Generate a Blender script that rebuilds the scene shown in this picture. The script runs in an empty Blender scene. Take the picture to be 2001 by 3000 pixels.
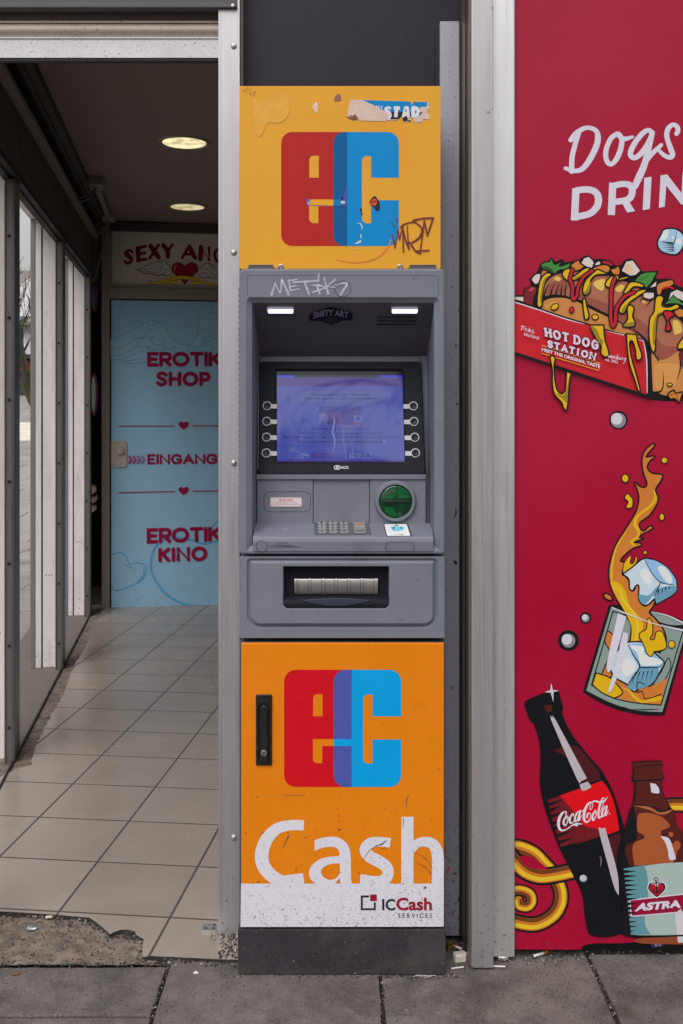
import bpy, bmesh, math, random
from mathutils import Vector, Matrix
from mathutils.geometry import tessellate_polygon
R = math.radians
rnd = random.Random(7)
C = bpy.context.scene.collection

# ------------------------------------------------------------------ camera
D, EYE = 2.918, 1.649            # camera distance from the machine's front, eye height
cd = bpy.data.cameras.new('camera'); cam = bpy.data.objects.new('camera', cd); C.objects.link(cam)
cam.location = (0, -D, EYE); cam.rotation_euler = (R(90), 0, 0)
cd.sensor_fit = 'VERTICAL'; cd.sensor_height = 36; cd.lens = 36 * 2918 / 3000
cd.shift_y = -(1500 - 1209) / 3000; cd.shift_x = (1000.5 - 1000) / 3000
cd.clip_start = .05; cd.clip_end = 2000
bpy.context.scene.camera = cam

# ------------------------------------------------------------------ overcast daylight
SUN_EL, SUN_AZ = 52, 200         # azimuth the light comes from, clockwise from +Y
w = bpy.data.worlds.new('World'); bpy.context.scene.world = w; w.use_nodes = True
nt = w.node_tree; bg = nt.nodes['Background']
sky = nt.nodes.new('ShaderNodeTexSky'); sky.sky_type = 'NISHITA'; sky.sun_disc = False
sky.sun_elevation = R(SUN_EL); sky.sun_rotation = R(SUN_AZ)
sky.air_density = 1.0; sky.dust_density = 9.0; sky.ozone_density = 1.0
hs = nt.nodes.new('ShaderNodeHueSaturation'); hs.inputs['Saturation'].default_value = .28; hs.inputs['Value'].default_value = 1.0
gm = nt.nodes.new('ShaderNodeGamma'); gm.inputs['Gamma'].default_value = .42      # cloud evens the sky out
nt.links.new(sky.outputs[0], hs.inputs['Color']); nt.links.new(hs.outputs[0], gm.inputs[0]); nt.links.new(gm.outputs[0], bg.inputs[0])
bg.inputs[1].default_value = .15
sl = bpy.data.lights.new('sun', 'SUN'); sl.energy = .5; sl.angle = R(40); sl.color = (1, .965, .94)
so = bpy.data.objects.new('sun', sl); C.objects.link(so)
_sd = Vector((math.sin(R(SUN_AZ)) * math.cos(R(SUN_EL)), math.cos(R(SUN_AZ)) * math.cos(R(SUN_EL)), math.sin(R(SUN_EL))))
so.rotation_euler = _sd.to_track_quat('Z', 'Y').to_euler()
sc = bpy.context.scene
sc.view_settings.view_transform = 'Standard'; sc.view_settings.look = 'None'
sc.view_settings.gamma = 1; sc.view_settings.use_curve_mapping = False
sc.view_settings.exposure = 1.47
sc.cycles.use_denoising = True; sc.cycles.max_bounces = 8; sc.cycles.diffuse_bounces = 5

# ------------------------------------------------------------------ materials
def lin(v):
    v /= 255
    return v / 12.92 if v <= .04045 else ((v + .055) / 1.055) ** 2.4
def col(r, g, b, k=1.15):
    return tuple(min(.88, lin(x) * k) for x in (r, g, b)) + (1,)
MC = {}
EM = .37        # lamps and screen against the picture's exposure
def mat(name, c, rough=.5, metal=0, var=.06, scale=5, bump=0, bs=300, specks=None, spec=.5, emit=None, es=1, stretch=None, stain=None, coat=0):
    """specks: list of (scale, threshold, colour, z_full, z_none, soft) dirt marks; stain: (colour, scale, threshold, amount)"""
    if name in MC: return MC[name]
    m = bpy.data.materials.new(name); MC[name] = m; m.use_nodes = True
    t = m.node_tree; N = t.nodes; L = t.links; b = N['Principled BSDF']
    b.inputs['Roughness'].default_value = rough; b.inputs['Metallic'].default_value = metal
    b.inputs['Specular IOR Level'].default_value = spec
    if coat: b.inputs['Coat Weight'].default_value = coat; b.inputs['Coat Roughness'].default_value = .08
    geo = N.new('ShaderNodeNewGeometry'); pos = geo.outputs['Position']
    if stretch:
        mp = N.new('ShaderNodeMapping'); mp.inputs['Scale'].default_value = stretch; L.new(pos, mp.inputs[0]); vpos = mp.outputs[0]
    else: vpos = pos
    n = N.new('ShaderNodeTexNoise'); n.inputs['Scale'].default_value = scale; n.inputs['Detail'].default_value = 6; n.inputs['Roughness'].default_value = .65
    L.new(vpos, n.inputs['Vector'])
    r = N.new('ShaderNodeMapRange'); r.inputs[1].default_value = .3; r.inputs[2].default_value = .7
    r.inputs[3].default_value = 1 - var * 1.4; r.inputs[4].default_value = 1 + var
    L.new(n.outputs[0], r.inputs[0])
    mx = N.new('ShaderNodeMix'); mx.data_type = 'RGBA'; mx.blend_type = 'MULTIPLY'; mx.inputs[0].default_value = 1
    mx.inputs[6].default_value = c; L.new(r.outputs[0], mx.inputs[7])
    cur = mx.outputs[2]
    def mixin(cur, fac, cc):
        q = N.new('ShaderNodeMix'); q.data_type = 'RGBA'; L.new(fac, q.inputs[0]); L.new(cur, q.inputs[6]); q.inputs[7].default_value = cc
        return q.outputs[2]
    if stain:
        sc_, ss, th, am = stain
        sn = N.new('ShaderNodeTexNoise'); sn.inputs['Scale'].default_value = ss; sn.inputs['Detail'].default_value = 8; sn.inputs['Roughness'].default_value = .7
        L.new(vpos, sn.inputs['Vector'])
        q = N.new('ShaderNodeMapRange'); q.inputs[1].default_value = th; q.inputs[2].default_value = th + .18; q.inputs[4].default_value = am
        L.new(sn.outputs[0], q.inputs[0]); cur = mixin(cur, q.outputs[0], sc_)
    for (ss, th, cc, z0, z1, soft) in (specks or []):
        sn = N.new('ShaderNodeTexNoise'); sn.inputs['Scale'].default_value = ss; sn.inputs['Detail'].default_value = 4; sn.inputs['Roughness'].default_value = .6
        L.new(pos, sn.inputs['Vector'])
        src = sn.outputs[0]
        if z0 is not None:
            sx = N.new('ShaderNodeSeparateXYZ'); L.new(pos, sx.inputs[0])
            zr = N.new('ShaderNodeMapRange'); zr.inputs[1].default_value = z0; zr.inputs[2].default_value = z1
            zr.inputs[3].default_value = 0; zr.inputs[4].default_value = -.16; L.new(sx.outputs[2], zr.inputs[0])
            ad = N.new('ShaderNodeMath'); L.new(src, ad.inputs[0]); L.new(zr.outputs[0], ad.inputs[1]); src = ad.outputs[0]
        q = N.new('ShaderNodeMapRange'); q.inputs[1].default_value = th; q.inputs[2].default_value = th + soft; q.inputs[4].default_value = .85
        L.new(src, q.inputs[0]); cur = mixin(cur, q.outputs[0], cc)
    L.new(cur, b.inputs['Base Color'])
    rr = N.new('ShaderNodeMapRange'); rr.inputs[1].default_value = .3; rr.inputs[2].default_value = .7
    ra_ = min(.1, rough * .35); rr.inputs[3].default_value = max(.02, rough - ra_); rr.inputs[4].default_value = min(1, rough + ra_)
    L.new(n.outputs[0], rr.inputs[0]); L.new(rr.outputs[0], b.inputs['Roughness'])
    if bump:
        bn = N.new('ShaderNodeTexNoise'); bn.inputs['Scale'].default_value = bs; bn.inputs['Detail'].default_value = 3; L.new(pos, bn.inputs['Vector'])
        bp = N.new('ShaderNodeBump'); bp.inputs['Strength'].default_value = bump; bp.inputs['Distance'].default_value = .003
        L.new(bn.outputs[0], bp.inputs['Height']); L.new(bp.outputs[0], b.inputs['Normal'])
    if emit:
        b.inputs['Emission Color'].default_value = emit; b.inputs['Emission Strength'].default_value = es * EM
    return m
def ink(r, g, b):
    """printed film of one colour"""
    return mat('ink_%d_%d_%d' % (r, g, b), col(r, g, b), rough=.5, var=.03, scale=14, spec=.22)
BLK = col(28, 27, 30)
DIRT = (.035, .03, .025, 1)

# ------------------------------------------------------------------ frames of reference and meshes
class Frame:
    def __init__(s, o, u, v):
        s.o = Vector(o); s.u = Vector(u).normalized(); s.v = Vector(v).normalized(); s.n = s.u.cross(s.v).normalized()
    def pt(s, u, v, n=0): return s.o + s.u * u + s.v * v + s.n * n
    def px(s, x, y):
        """where the ray through photo pixel x,y meets this plane"""
        d = Vector(((x - 1000) / 2918, 1, (1209 - y) / 2918)); c = Vector((0, -D, EYE))
        p = c + d * ((s.o - c).dot(s.n) / d.dot(s.n)) - s.o
        return (p.dot(s.u), p.dot(s.v))
def front(Y): return Frame((0, Y, 0), (1, 0, 0), (0, 0, 1))
FLOOR = Frame((0, 0, 0), (1, 0, 0), (0, 1, 0))

def rr(x0, y0, x1, y1, r=0, seg=5):
    """rounded rectangle, counter-clockwise; r one number or (x0y0, x1y0, x1y1, x0y1)"""
    rs = r if isinstance(r, (tuple, list)) else (r,) * 4
    out = []
    for (cx, cy, sx, sy, a0), q in zip(((x0, y0, 1, 1, 180), (x1, y0, -1, 1, 270), (x1, y1, -1, -1, 0), (x0, y1, 1, -1, 90)), rs):
        q = max(q, 1e-5)
        for k in range(seg + 1):
            a = R(a0 + 90 * k / seg)
            out.append((cx + sx * q + q * math.cos(a), cy + sy * q + q * math.sin(a)))
    return out
def circ(cx, cy, rx, ry=None, seg=24, a=0):
    ry = ry or rx; ca, sa = math.cos(a), math.sin(a)
    return [(cx + rx * math.cos(t) * ca - ry * math.sin(t) * sa, cy + rx * math.cos(t) * sa + ry * math.sin(t) * ca) for t in (2 * math.pi * k / seg for k in range(seg))]

class MB:
    def __init__(s): s.v = []; s.f = []; s.m = []
    def add(s, vs, fs, mi=0):
        o = len(s.v); s.v += [Vector(q) for q in vs]; s.f += [tuple(o + i for i in f) for f in fs]; s.m += [mi] * len(fs)
    def box(s, x0, x1, y0, y1, z0, z1, mi=0):
        s.add([(x, y, z) for z in (z0, z1) for y in (y0, y1) for x in (x0, x1)],
              [(0, 2, 3, 1), (4, 5, 7, 6), (0, 1, 5, 4), (2, 6, 7, 3), (0, 4, 6, 2), (1, 3, 7, 5)], mi)
    def fbox(s, F, u0, u1, v0, v1, n0, n1, mi=0):
        s.loft([[F.pt(u, v, n) for u, v in ((u0, v0), (u1, v0), (u1, v1), (u0, v1))] for n in (n0, n1)], True, True, mi)
    def loft(s, loops, cap0=False, cap1=False, mi=0, close=True):
        n = len(loops[0]); vs = [p for l in loops for p in l]; fs = []
        for k in range(len(loops) - 1):
            for i in range(n if close else n - 1):
                j = (i + 1) % n
                fs.append((k * n + i, k * n + j, (k + 1) * n + j, (k + 1) * n + i))
        if cap0: fs.append(tuple(range(n - 1, -1, -1)))
        if cap1: fs.append(tuple((len(loops) - 1) * n + i for i in range(n)))
        s.add(vs, fs, mi)
    def plate(s, F, pts, n0, n1, bev=0, mi=0, back=True):
        """solid slab with outline pts (counter-clockwise, u,v) from n0 to n1, front edge bevelled by shrinking"""
        if bev:
            cx = sum(p[0] for p in pts) / len(pts); cy = sum(p[1] for p in pts) / len(pts)
            ins = inset(pts, bev); ins2 = inset(pts, bev * .3)
            lo = [[F.pt(u, v, n0) for u, v in pts], [F.pt(u, v, n1 - bev) for u, v in pts], [F.pt(u, v, n1 - bev * .3) for u, v in ins2], [F.pt(u, v, n1) for u, v in ins]]
        else: lo = [[F.pt(u, v, n0) for u, v in pts], [F.pt(u, v, n1) for u, v in pts]]
        s.loft(lo, back, True, mi)
    def ring(s, F, outer, inner, n0, n1, bev=0, mi=0):
        if bev:
            seq = [(outer, n0), (outer, n1 - bev), (inset(outer, bev), n1), (inset(inner, -bev), n1), (inner, n1 - bev), (inner, n0)]
        else: seq = [(outer, n0), (outer, n1), (inner, n1), (inner, n0)]
        lo = [[F.pt(u, v, n) for u, v in l] for l, n in seq]
        s.loft(lo + [lo[0]], mi=mi)
    def poly(s, F, pts, n, mi=0):
        """flat concave polygon"""
        tri = tessellate_polygon([[Vector((u, v, 0)) for u, v in pts]])
        fs = []
        for t in tri:
            a, b, c = (pts[i] for i in t)
            fs.append(t if (b[0] - a[0]) * (c[1] - a[1]) - (b[1] - a[1]) * (c[0] - a[0]) > 0 else (t[0], t[2], t[1]))
        s.add([F.pt(u, v, n) for u, v in pts], fs, mi)
    def tube(s, pts, r, seg=8, mi=0, caps=True):
        pts = [Vector(p) for p in pts]; rs = r if isinstance(r, list) else [r] * len(pts); loops = []
        for i, p in enumerate(pts):
            t = (pts[min(i + 1, len(pts) - 1)] - pts[max(i - 1, 0)]).normalized()
            a = t.cross(Vector((0, 0, 1)));
            if a.length < .05: a = t.cross(Vector((1, 0, 0)))
            a.normalize(); b = t.cross(a)
            loops.append([p + (a * math.cos(2 * math.pi * k / seg) + b * math.sin(2 * math.pi * k / seg)) * rs[i] for k in range(seg)])
        s.loft(loops, caps, caps, mi)
    def disc(s, F, cu, cv, prof, seg=24, mi=0, cap=True):
        """turned shape about F.n: prof list of (radius, n)"""
        s.loft([[F.pt(u, v, n) for u, v in circ(cu, cv, max(q, 1e-5), seg=seg)] for q, n in prof], False, cap, mi)
    def build(s, name, mats, parent=None, smooth=False, bevel=0):
        o_at = Vector((0, 0, 0))
        if parent is not None:
            o_at = Vector(parent.get('_at', (0, 0, 0)))
        elif s.v:
            o_at = Vector((sum(v.x for v in s.v) / len(s.v), sum(v.y for v in s.v) / len(s.v), min(v.z for v in s.v)))
        me = bpy.data.meshes.new(name); me.from_pydata([tuple(v - o_at) for v in s.v], [], s.f)
        mats = mats if isinstance(mats, (list, tuple)) else [mats]
        for m in mats: me.materials.append(m)
        me.polygons.foreach_set('material_index', s.m)
        if smooth: me.polygons.foreach_set('use_smooth', [True] * len(s.f))
        me.update()
        o = bpy.data.objects.new(name, me); C.objects.link(o)
        if parent is not None: o.parent = parent; o['_at'] = tuple(o_at)
        else: o.location = o_at; o['_at'] = tuple(o_at)
        if bevel:
            b = o.modifiers.new('b', 'BEVEL'); b.width = bevel; b.segments = 2; b.limit_method = 'ANGLE'; b.angle_limit = R(40)
        return o
def inset(pts, d):
    """move every vertex of a counter-clockwise loop inwards by d"""
    n = len(pts); out = []
    for i in range(n):
        p0, p, p1 = Vector(pts[i - 1]), Vector(pts[i]), Vector(pts[(i + 1) % n])
        a = p - p0; b = p1 - p
        if a.length < 1e-9: a = b
        if b.length < 1e-9: b = a
        a.normalize(); b.normalize()
        na, nb = Vector((-a.y, a.x)), Vector((-b.y, b.x)); m = na + nb
        if m.length < 1e-6: m = na
        m = m / max(.35, m.length_squared / 2) if m.length_squared > 0 else na
        out.append((p.x + m.x * d, p.y + m.y * d))
    return out

def thing(name, label, cat, loc=(0, 0, 0), group=None):
    o = bpy.data.objects.new(name, None); C.objects.link(o); o.location = loc; o['_at'] = tuple(loc); o.empty_display_size = .1
    return tag(o, label, cat, group)
def tag(o, label, cat=None, group=None):
    o['label'] = label
    if cat: o['category'] = cat
    if group: o['group'] = group
    return o
def struct(o, kind='structure', label=None):
    o['kind'] = kind
    if label: o['label'] = label
    return o
def copy_tree(o, parent=None):
    c = o.copy(); C.objects.link(c)
    if parent is not None: c.parent = parent
    for ch in list(o.children): copy_tree(ch, c)
    return c

# ------------------------------------------------------------------ flat printed artwork
def smooth(pts, closed=True, k=5):
    """Catmull-Rom through the points; a third entry marks a sharp corner"""
    n = len(pts); out = []
    segs = n if closed else n - 1
    for i in range(segs):
        p1, p2 = pts[i], pts[(i + 1) % n]
        p0 = pts[i - 1] if (closed or i > 0) else p1
        p3 = pts[(i + 2) % n] if (closed or i + 2 < n) else p2
        if len(p1) > 2: p0 = p1
        if len(p2) > 2: p3 = p2
        if len(p1) > 2 and len(p2) > 2: out.append(p1[:2]); continue
        for j in range(k):
            t = j / k; t2, t3 = t * t, t * t * t
            out.append(tuple(.5 * (2 * p1[a] + (p2[a] - p0[a]) * t + (2 * p0[a] - 5 * p1[a] + 4 * p2[a] - p3[a]) * t2 + (3 * p1[a] - p0[a] - 3 * p2[a] + p3[a]) * t3) for a in (0, 1)))
    if not closed: out.append(tuple(pts[-1][:2]))
    return out
class Art:
    """layers of printed colour on a plane; coordinates are those of an enlarged view (x0, y0, scale) of the photo"""
    def __init__(s, F, base=.0004, step=.00002, z=(0, 0, 1)):
        s.F = F; s.n = base; s.step = step; s.z = z; s.mb = MB(); s.mats = []
    def mi(s, c):
        m = c if isinstance(c, bpy.types.Material) else ink(*c)
        if m not in s.mats: s.mats.append(m)
        return s.mats.index(m)
    def uv(s, p): return s.F.px(s.z[0] + p[0] * s.z[2], s.z[1] + p[1] * s.z[2])
    def fill(s, pts, c, sm=True, line=None, k=5):
        q = smooth(pts, True, k) if sm else [p[:2] for p in pts]
        s.n += s.step
        s.mb.poly(s.F, [s.uv(p) for p in q], s.n, s.mi(c))
        if line: s.stroke(q + [], line[1], line[0], closed=True, sm=False)
    def stroke(s, pts, wd, c, closed=False, sm=True, cap=True, k=5):
        q = smooth(pts, closed, k) if sm else [p[:2] for p in pts]
        m = []
        for p in q:
            if not m or (abs(p[0] - m[-1][0]) + abs(p[1] - m[-1][1])) > 1e-6: m.append(p)
        if closed and len(m) > 2 and abs(m[0][0] - m[-1][0]) + abs(m[0][1] - m[-1][1]) < 1e-6: m.pop()
        n = len(m)
        if n < 2: return
        sc_ = Vector(s.uv((m[0][0] + 1, m[0][1]))) - Vector(s.uv(m[0])); sc_ = sc_.length
        P = [Vector(s.uv(p)) for p in m]
        if isinstance(wd, (list, tuple)):
            ws = [wd[0] + 0] * n
            for i in range(n):
                t = i / max(1, n - 1) * (len(wd) - 1); a = min(int(t), len(wd) - 2); ws[i] = (wd[a] + (wd[a + 1] - wd[a]) * (t - a))
        else: ws = [wd] * n
        ws = [x * sc_ / 2 for x in ws]
        s.n += s.step; ci = s.mi(c); vs = []; fs = []
        for i in range(n):
            a = P[i] - P[i - 1] if (i or closed) else P[1] - P[0]
            b = P[(i + 1) % n] - P[i] if (i < n - 1 or closed) else a
            a = a.normalized(); b = b.normalized(); na, nb = Vector((-a.y, a.x)), Vector((-b.y, b.x))
            mm = na + nb
            mm = (mm / max(.55, mm.length_squared / 2)) if mm.length > 1e-4 else na
            z = s.n + s.step * .6 * i / n
            for sg in (1, -1):
                e = P[i] + mm * ws[i] * sg; vs.append(s.F.pt(e.x, e.y, z))
        for i in range(n if closed else n - 1):
            j = (i + 1) % n; fs.append((2 * i + 1, 2 * j + 1, 2 * j, 2 * i))
        s.mb.add(vs, fs, ci)
        s.n += s.step
        def dot(i):
            s.mb.poly(s.F, circ(P[i].x, P[i].y, ws[i], seg=12), s.n, ci); s.n += s.step * .05
        if cap and not closed:
            dot(0); dot(n - 1)
        for i in range(n):
            if (i in (0, n - 1)) and not closed: continue
            a = (P[i] - P[i - 1]).normalized(); b = (P[(i + 1) % n] - P[i]).normalized()
            if a.dot(b) < .72 and cap: dot(i)
    def dot(s, x, y, r, c, ry=None, line=None, a=0):
        s.fill(circ(x, y, r, ry, seg=24, a=a), c, sm=False, line=line)
    def quadmap(s, q, u, v):
        (tlx, tly), (trx, try_), (brx, bry), (blx, bly) = q
        return ((blx + (brx - blx) * u) * (1 - v) + (tlx + (trx - tlx) * u) * v, (bly + (bry - bly) * u) * (1 - v) + (tly + (try_ - tly) * u) * v)
    def text(s, body, q, c, bold=0, arc=0, shear=0):
        """built-in letters stretched over the quad TL, TR, BR, BL"""
        cu = bpy.data.curves.new('lettering', 'FONT'); cu.body = body; cu.offset = bold; cu.resolution_u = 3
        o = bpy.data.objects.new('lettering', cu); C.objects.link(o)
        me = bpy.data.meshes.new_from_object(o.evaluated_get(bpy.context.evaluated_depsgraph_get()))
        xs = [v.co.x for v in me.vertices]; ys = [v.co.y for v in me.vertices]
        x0, x1, y0, y1 = min(xs), max(xs), min(ys), max(ys)
        s.n += s.step; vs = []
        for v in me.vertices:
            u_, v_ = (v.co.x - x0) / (x1 - x0), (v.co.y - y0) / (y1 - y0)
            p = s.quadmap(q, u_, v_); p = (p[0] + shear * (v_ - .5), p[1] - arc * 4 * u_ * (1 - u_))
            a, b = s.uv(p); vs.append(s.F.pt(a, b, s.n))
        fs = []
        for f in me.polygons:
            t = tuple(f.vertices); a, b, d = vs[t[0]], vs[t[1]], vs[t[2]]
            fs.append(t if (b - a).cross(d - a).dot(s.F.n) > 0 else t[::-1])
        s.mb.add(vs, fs, s.mi(c))
        bpy.data.objects.remove(o); bpy.data.meshes.remove(me); bpy.data.curves.remove(cu)
    def letter(s, ch, q, wd, c):
        for st in GLYPH[ch]:
            cl = st[0] == 'c'; p = [s.quadmap(q, *a[:2]) + tuple(a[2:]) for a in (st[1:] if cl else st)]
            s.stroke(p, wd, c, closed=cl, k=4)
    def word(s, body, q, wd, c, gap=.28, arc=0):
        """stroke letters along the quad (its box is that of the stroke centres)"""
        wdt = [0 if ch == ' ' else GW.get(ch, .7) for ch in body]
        tot = sum(x if x else .45 for x in wdt) + gap * (len(body) - 1); x = 0
        for ch, ww in zip(body, wdt):
            if ww:
                a, b = x / tot, (x + ww) / tot
                qq = [s.quadmap(q, a, 1), s.quadmap(q, b, 1), s.quadmap(q, b, 0), s.quadmap(q, a, 0)]
                up = lambda t: arc * 4 * t * (1 - t)
                qq = [(qq[0][0], qq[0][1] - up(a)), (qq[1][0], qq[1][1] - up(b)), (qq[2][0], qq[2][1] - up(b)), (qq[3][0], qq[3][1] - up(a))]
                s.letter(ch, qq, wd, c)
            x += (ww or .45) + gap
    def build(s, name, parent): return s.mb.build(name, s.mats, parent)
K1 = 1
GW = {'I': .02, 'E': .55, 'R': .62, 'O': .95, 'T': .7, 'K': .66, 'S': .62, 'H': .72, 'P': .58, 'N': .78, 'G': .85, 'A': .85, 'D': .75, 'X': .8, 'Y': .75, 'C': .8, 'L': .5}
GLYPH = {
 'I': [[(.5, 1), (.5, 0)]], 'E': [[(1, 1, 1), (0, 1, 1), (0, 0, 1), (1, 0, 1)], [(0, .5), (.85, .5)]],
 'R': [[(0, 0, 1), (0, 1, 1), (.55, 1, 1), (.95, .92), (1, .72), (.9, .5), (.5, .44, 1), (0, .44, 1)], [(.45, .44), (1, 0)]],
 'P': [[(0, 0, 1), (0, 1, 1), (.55, 1, 1), (.95, .92), (1, .7), (.9, .48), (.5, .42, 1), (0, .42, 1)]],
 'O': [['c'] + circ(.5, .5, .5, seg=10)], 'T': [[(0, 1), (1, 1)], [(.5, 1), (.5, 0)]],
 'K': [[(0, 1), (0, 0)], [(1, 1), (0, .45)], [(.3, .6), (1, 0)]],
 'S': [[(1, .86), (.72, 1), (.3, .98), (.06, .78), (.28, .56), (.74, .44), (.96, .22), (.7, .01), (.26, .01), (0, .16)]],
 'H': [[(0, 1), (0, 0)], [(1, 1), (1, 0)], [(0, .5), (1, .5)]], 'N': [[(0, 0, 1), (0, 1, 1), (1, 0, 1), (1, 1, 1)]],
 'G': [[(.95, .84), (.6, 1), (.2, .92), (0, .5), (.2, .08), (.6, 0), (.97, .14, 1), (.97, .46, 1), (.6, .46, 1)]],
 'C': [[(.95, .84), (.6, 1), (.2, .92), (0, .5), (.2, .08), (.6, 0), (.97, .16)]],
 'A': [[(0, 0, 1), (.5, 1, 1), (1, 0, 1)], [(.18, .34), (.82, .34)]],
 'D': [['c', (0, 0, 1), (0, 1, 1), (.45, 1), (.9, .82), (1, .5), (.9, .18), (.45, 0)]],
 'X': [[(0, 1), (1, 0)], [(1, 1), (0, 0)]], 'Y': [[(0, 1), (.5, .48)], [(1, 1), (.5, .48), (.5, 0)]], 'L': [[(0, 1, 1), (0, 0, 1), (1, 0, 1)]],
}

# ------------------------------------------------------------------ ground, street, pavement, passage floor
ALU = mat('brushed_aluminium', col(192, 188, 193), rough=.4, metal=.72, var=.05, scale=3, stretch=(60, 60, 1.2), bump=.04, bs=500,
          specks=[(190, .69, (.12, .1, .09, 1), None, None, .03), (75, .59, (.16, .135, .115, 1), .05, .75, .1)])
ALU_D = mat('worn_aluminium', col(186, 183, 184), rough=.42, metal=.72, var=.035, scale=3, stretch=(60, 60, 1.2), bump=.04, bs=500,
            specks=[(170, .69, (.12, .11, .1, 1), None, None, .03), (60, .56, (.13, .115, .1, 1), .0, .5, .12), (23, .71, (.17, .15, .14, 1), None, None, .03)])
WHITE_ALU = mat('white_coated_aluminium', col(238, 236, 236, 1.3), rough=.34, metal=.78, var=.03, scale=2, stretch=(50, 50, 1),
                specks=[(150, .71, (.2, .18, .16, 1), None, None, .02), (70, .57, (.16, .14, .12, 1), .0, .6, .13)])
ANTH = mat('anthracite_panel', col(46, 43, 53, 1.0), rough=.55, spec=.25, var=.1, scale=3, stain=((.065, .063, .066, 1), 9, .6, .35), bump=.03)
BRONZE = mat('bronze_profile', col(110, 100, 92), rough=.4, metal=.3, var=.08, scale=3, stretch=(30, 30, 1), specks=[(120, .66, DIRT, None, None, .03)])
RUBBER = mat('black_rubber', col(26, 25, 27), rough=.65, var=.15)
CONC = mat('rough_concrete', col(126, 114, 105), rough=.95, var=.35, scale=22, bump=1, bs=70, spec=.2, stain=((.075, .06, .052, 1), 8, .5, .75),
           specks=[(90, .59, (.035, .03, .027, 1), None, None, .07), (130, .63, (.3, .27, .24, 1), None, None, .04)])
SLAB = mat('paving_slab', col(108, 101, 98), rough=.9, var=.22, scale=12, bump=.9, bs=170, spec=.3, stain=((.062, .056, .055, 1), 3.6, .47, .75),
           specks=[(95, .60, (.045, .042, .05, 1), None, None, .05), (150, .625, (.28, .265, .25, 1), None, None, .05), (75, .66, (.19, .11, .085, 1), None, None, .03), (21, .685, (.24, .22, .2, 1), None, None, .02), (17, .70, (.05, .045, .042, 1), None, None, .03), (230, .61, (.04, .038, .04, 1), None, None, .05)])
SOIL = mat('joint_dirt', col(52, 47, 43), rough=.95, var=.4, scale=40, bump=1, bs=150, specks=[(160, .62, (.25, .22, .19, 1), None, None, .03)])
STREET = mat('street_paving', col(150, 143, 138), rough=.9, var=.12, scale=1.5, bump=.2, bs=60, stain=((.16, .15, .14, 1), .9, .5, .6), specks=[(40, .66, (.09, .085, .08, 1), None, None, .04)])

mb = MB()
ys = [(-150, -.02), (-4, -.02), (0, -.02), (9, -.02), (36, 2.275), (60, 4.3), (600, 30)]
for (ya, za), (yb, zb) in zip(ys, ys[1:]):
    mb.add([(-400, ya, za), (400, ya, za), (400, yb, zb), (-400, yb, zb)], [(0, 1, 2, 3)])
struct(mb.build('ground', SOIL))
# side street: slabs of many sizes, laid on the ground sheet
mb = MB(); y = -3.
def gz(y): return -.02 if y < 9 else -.02 + (y - 9) * .085
while y < 36:
    dy = rnd.choice((.42, .5, .6, .5)); x = -14. + rnd.uniform(0, .5)
    x1 = -1.62 - .1465 * max(y, 0) if y > -.6 else -1.16
    while x < x1:
        dx = rnd.choice((.6, .75, .9)); xe = min(x + dx, x1)
        h = rnd.uniform(.012, .017)
        if xe - x > .05:
            g0, g1 = gz(y) + h, gz(y + dy) + h
            p = [(x + .006, y + .006, g0), (xe - .006, y + .006, g0), (xe - .006, y + dy - .006, g1), (x + .006, y + dy - .006, g1)]
            mb.loft([[Vector(a) - Vector((0, 0, .03)) for a in p], p], False, True, 1 if 20.4 < y < 25 else 0)
        x = xe
    y += dy
struct(mb.build('side_street', [STREET, mat('pale_paving', col(215, 205, 190), rough=.9, var=.12, scale=3)]))
# pavement in front: big grey slabs with open joints
mb = MB()
xe = [-3.05, -2.42, -1.785, -1.15, -.516, .115, .75, 1.385, 2.02, 2.65, 3.28]
for a, b in zip(xe, xe[1:]):
    y1 = .052 if b < -.4 else (.145 if a < .3 else .118)
    cuts = [y1, -.195, -.83] if abs(a + 1.15) < .01 else [y1, -.47 - rnd.uniform(0, .3), -1.2]
    while cuts[-1] > -4: cuts.append(cuts[-1] - .62)
    for c0, c1 in zip(cuts, cuts[1:]):
        g = .0055; nx = 14
        top = [(a + g, c1 + g), (b - g, c1 + g), (b - g, c0 - g), (a + g, c0 - g)]
        loop = []
        for i in range(4):
            p, q = top[i], top[(i + 1) % 4]
            for k in range(nx):
                t = k / nx; j = .0016
                loop.append((p[0] + (q[0] - p[0]) * t + rnd.uniform(-j, j), p[1] + (q[1] - p[1]) * t + rnd.uniform(-j, j)))
        tz = [rnd.uniform(-.003, .003) for _ in range(4)]
        F2 = Frame((0, 0, tz[0] * .5), (1, 0, tz[1]), (0, 1, tz[2]))
        mb.plate(F2, loop, -.05, 0, bev=.004)
struct(mb.build('pavement', SLAB))

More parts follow.
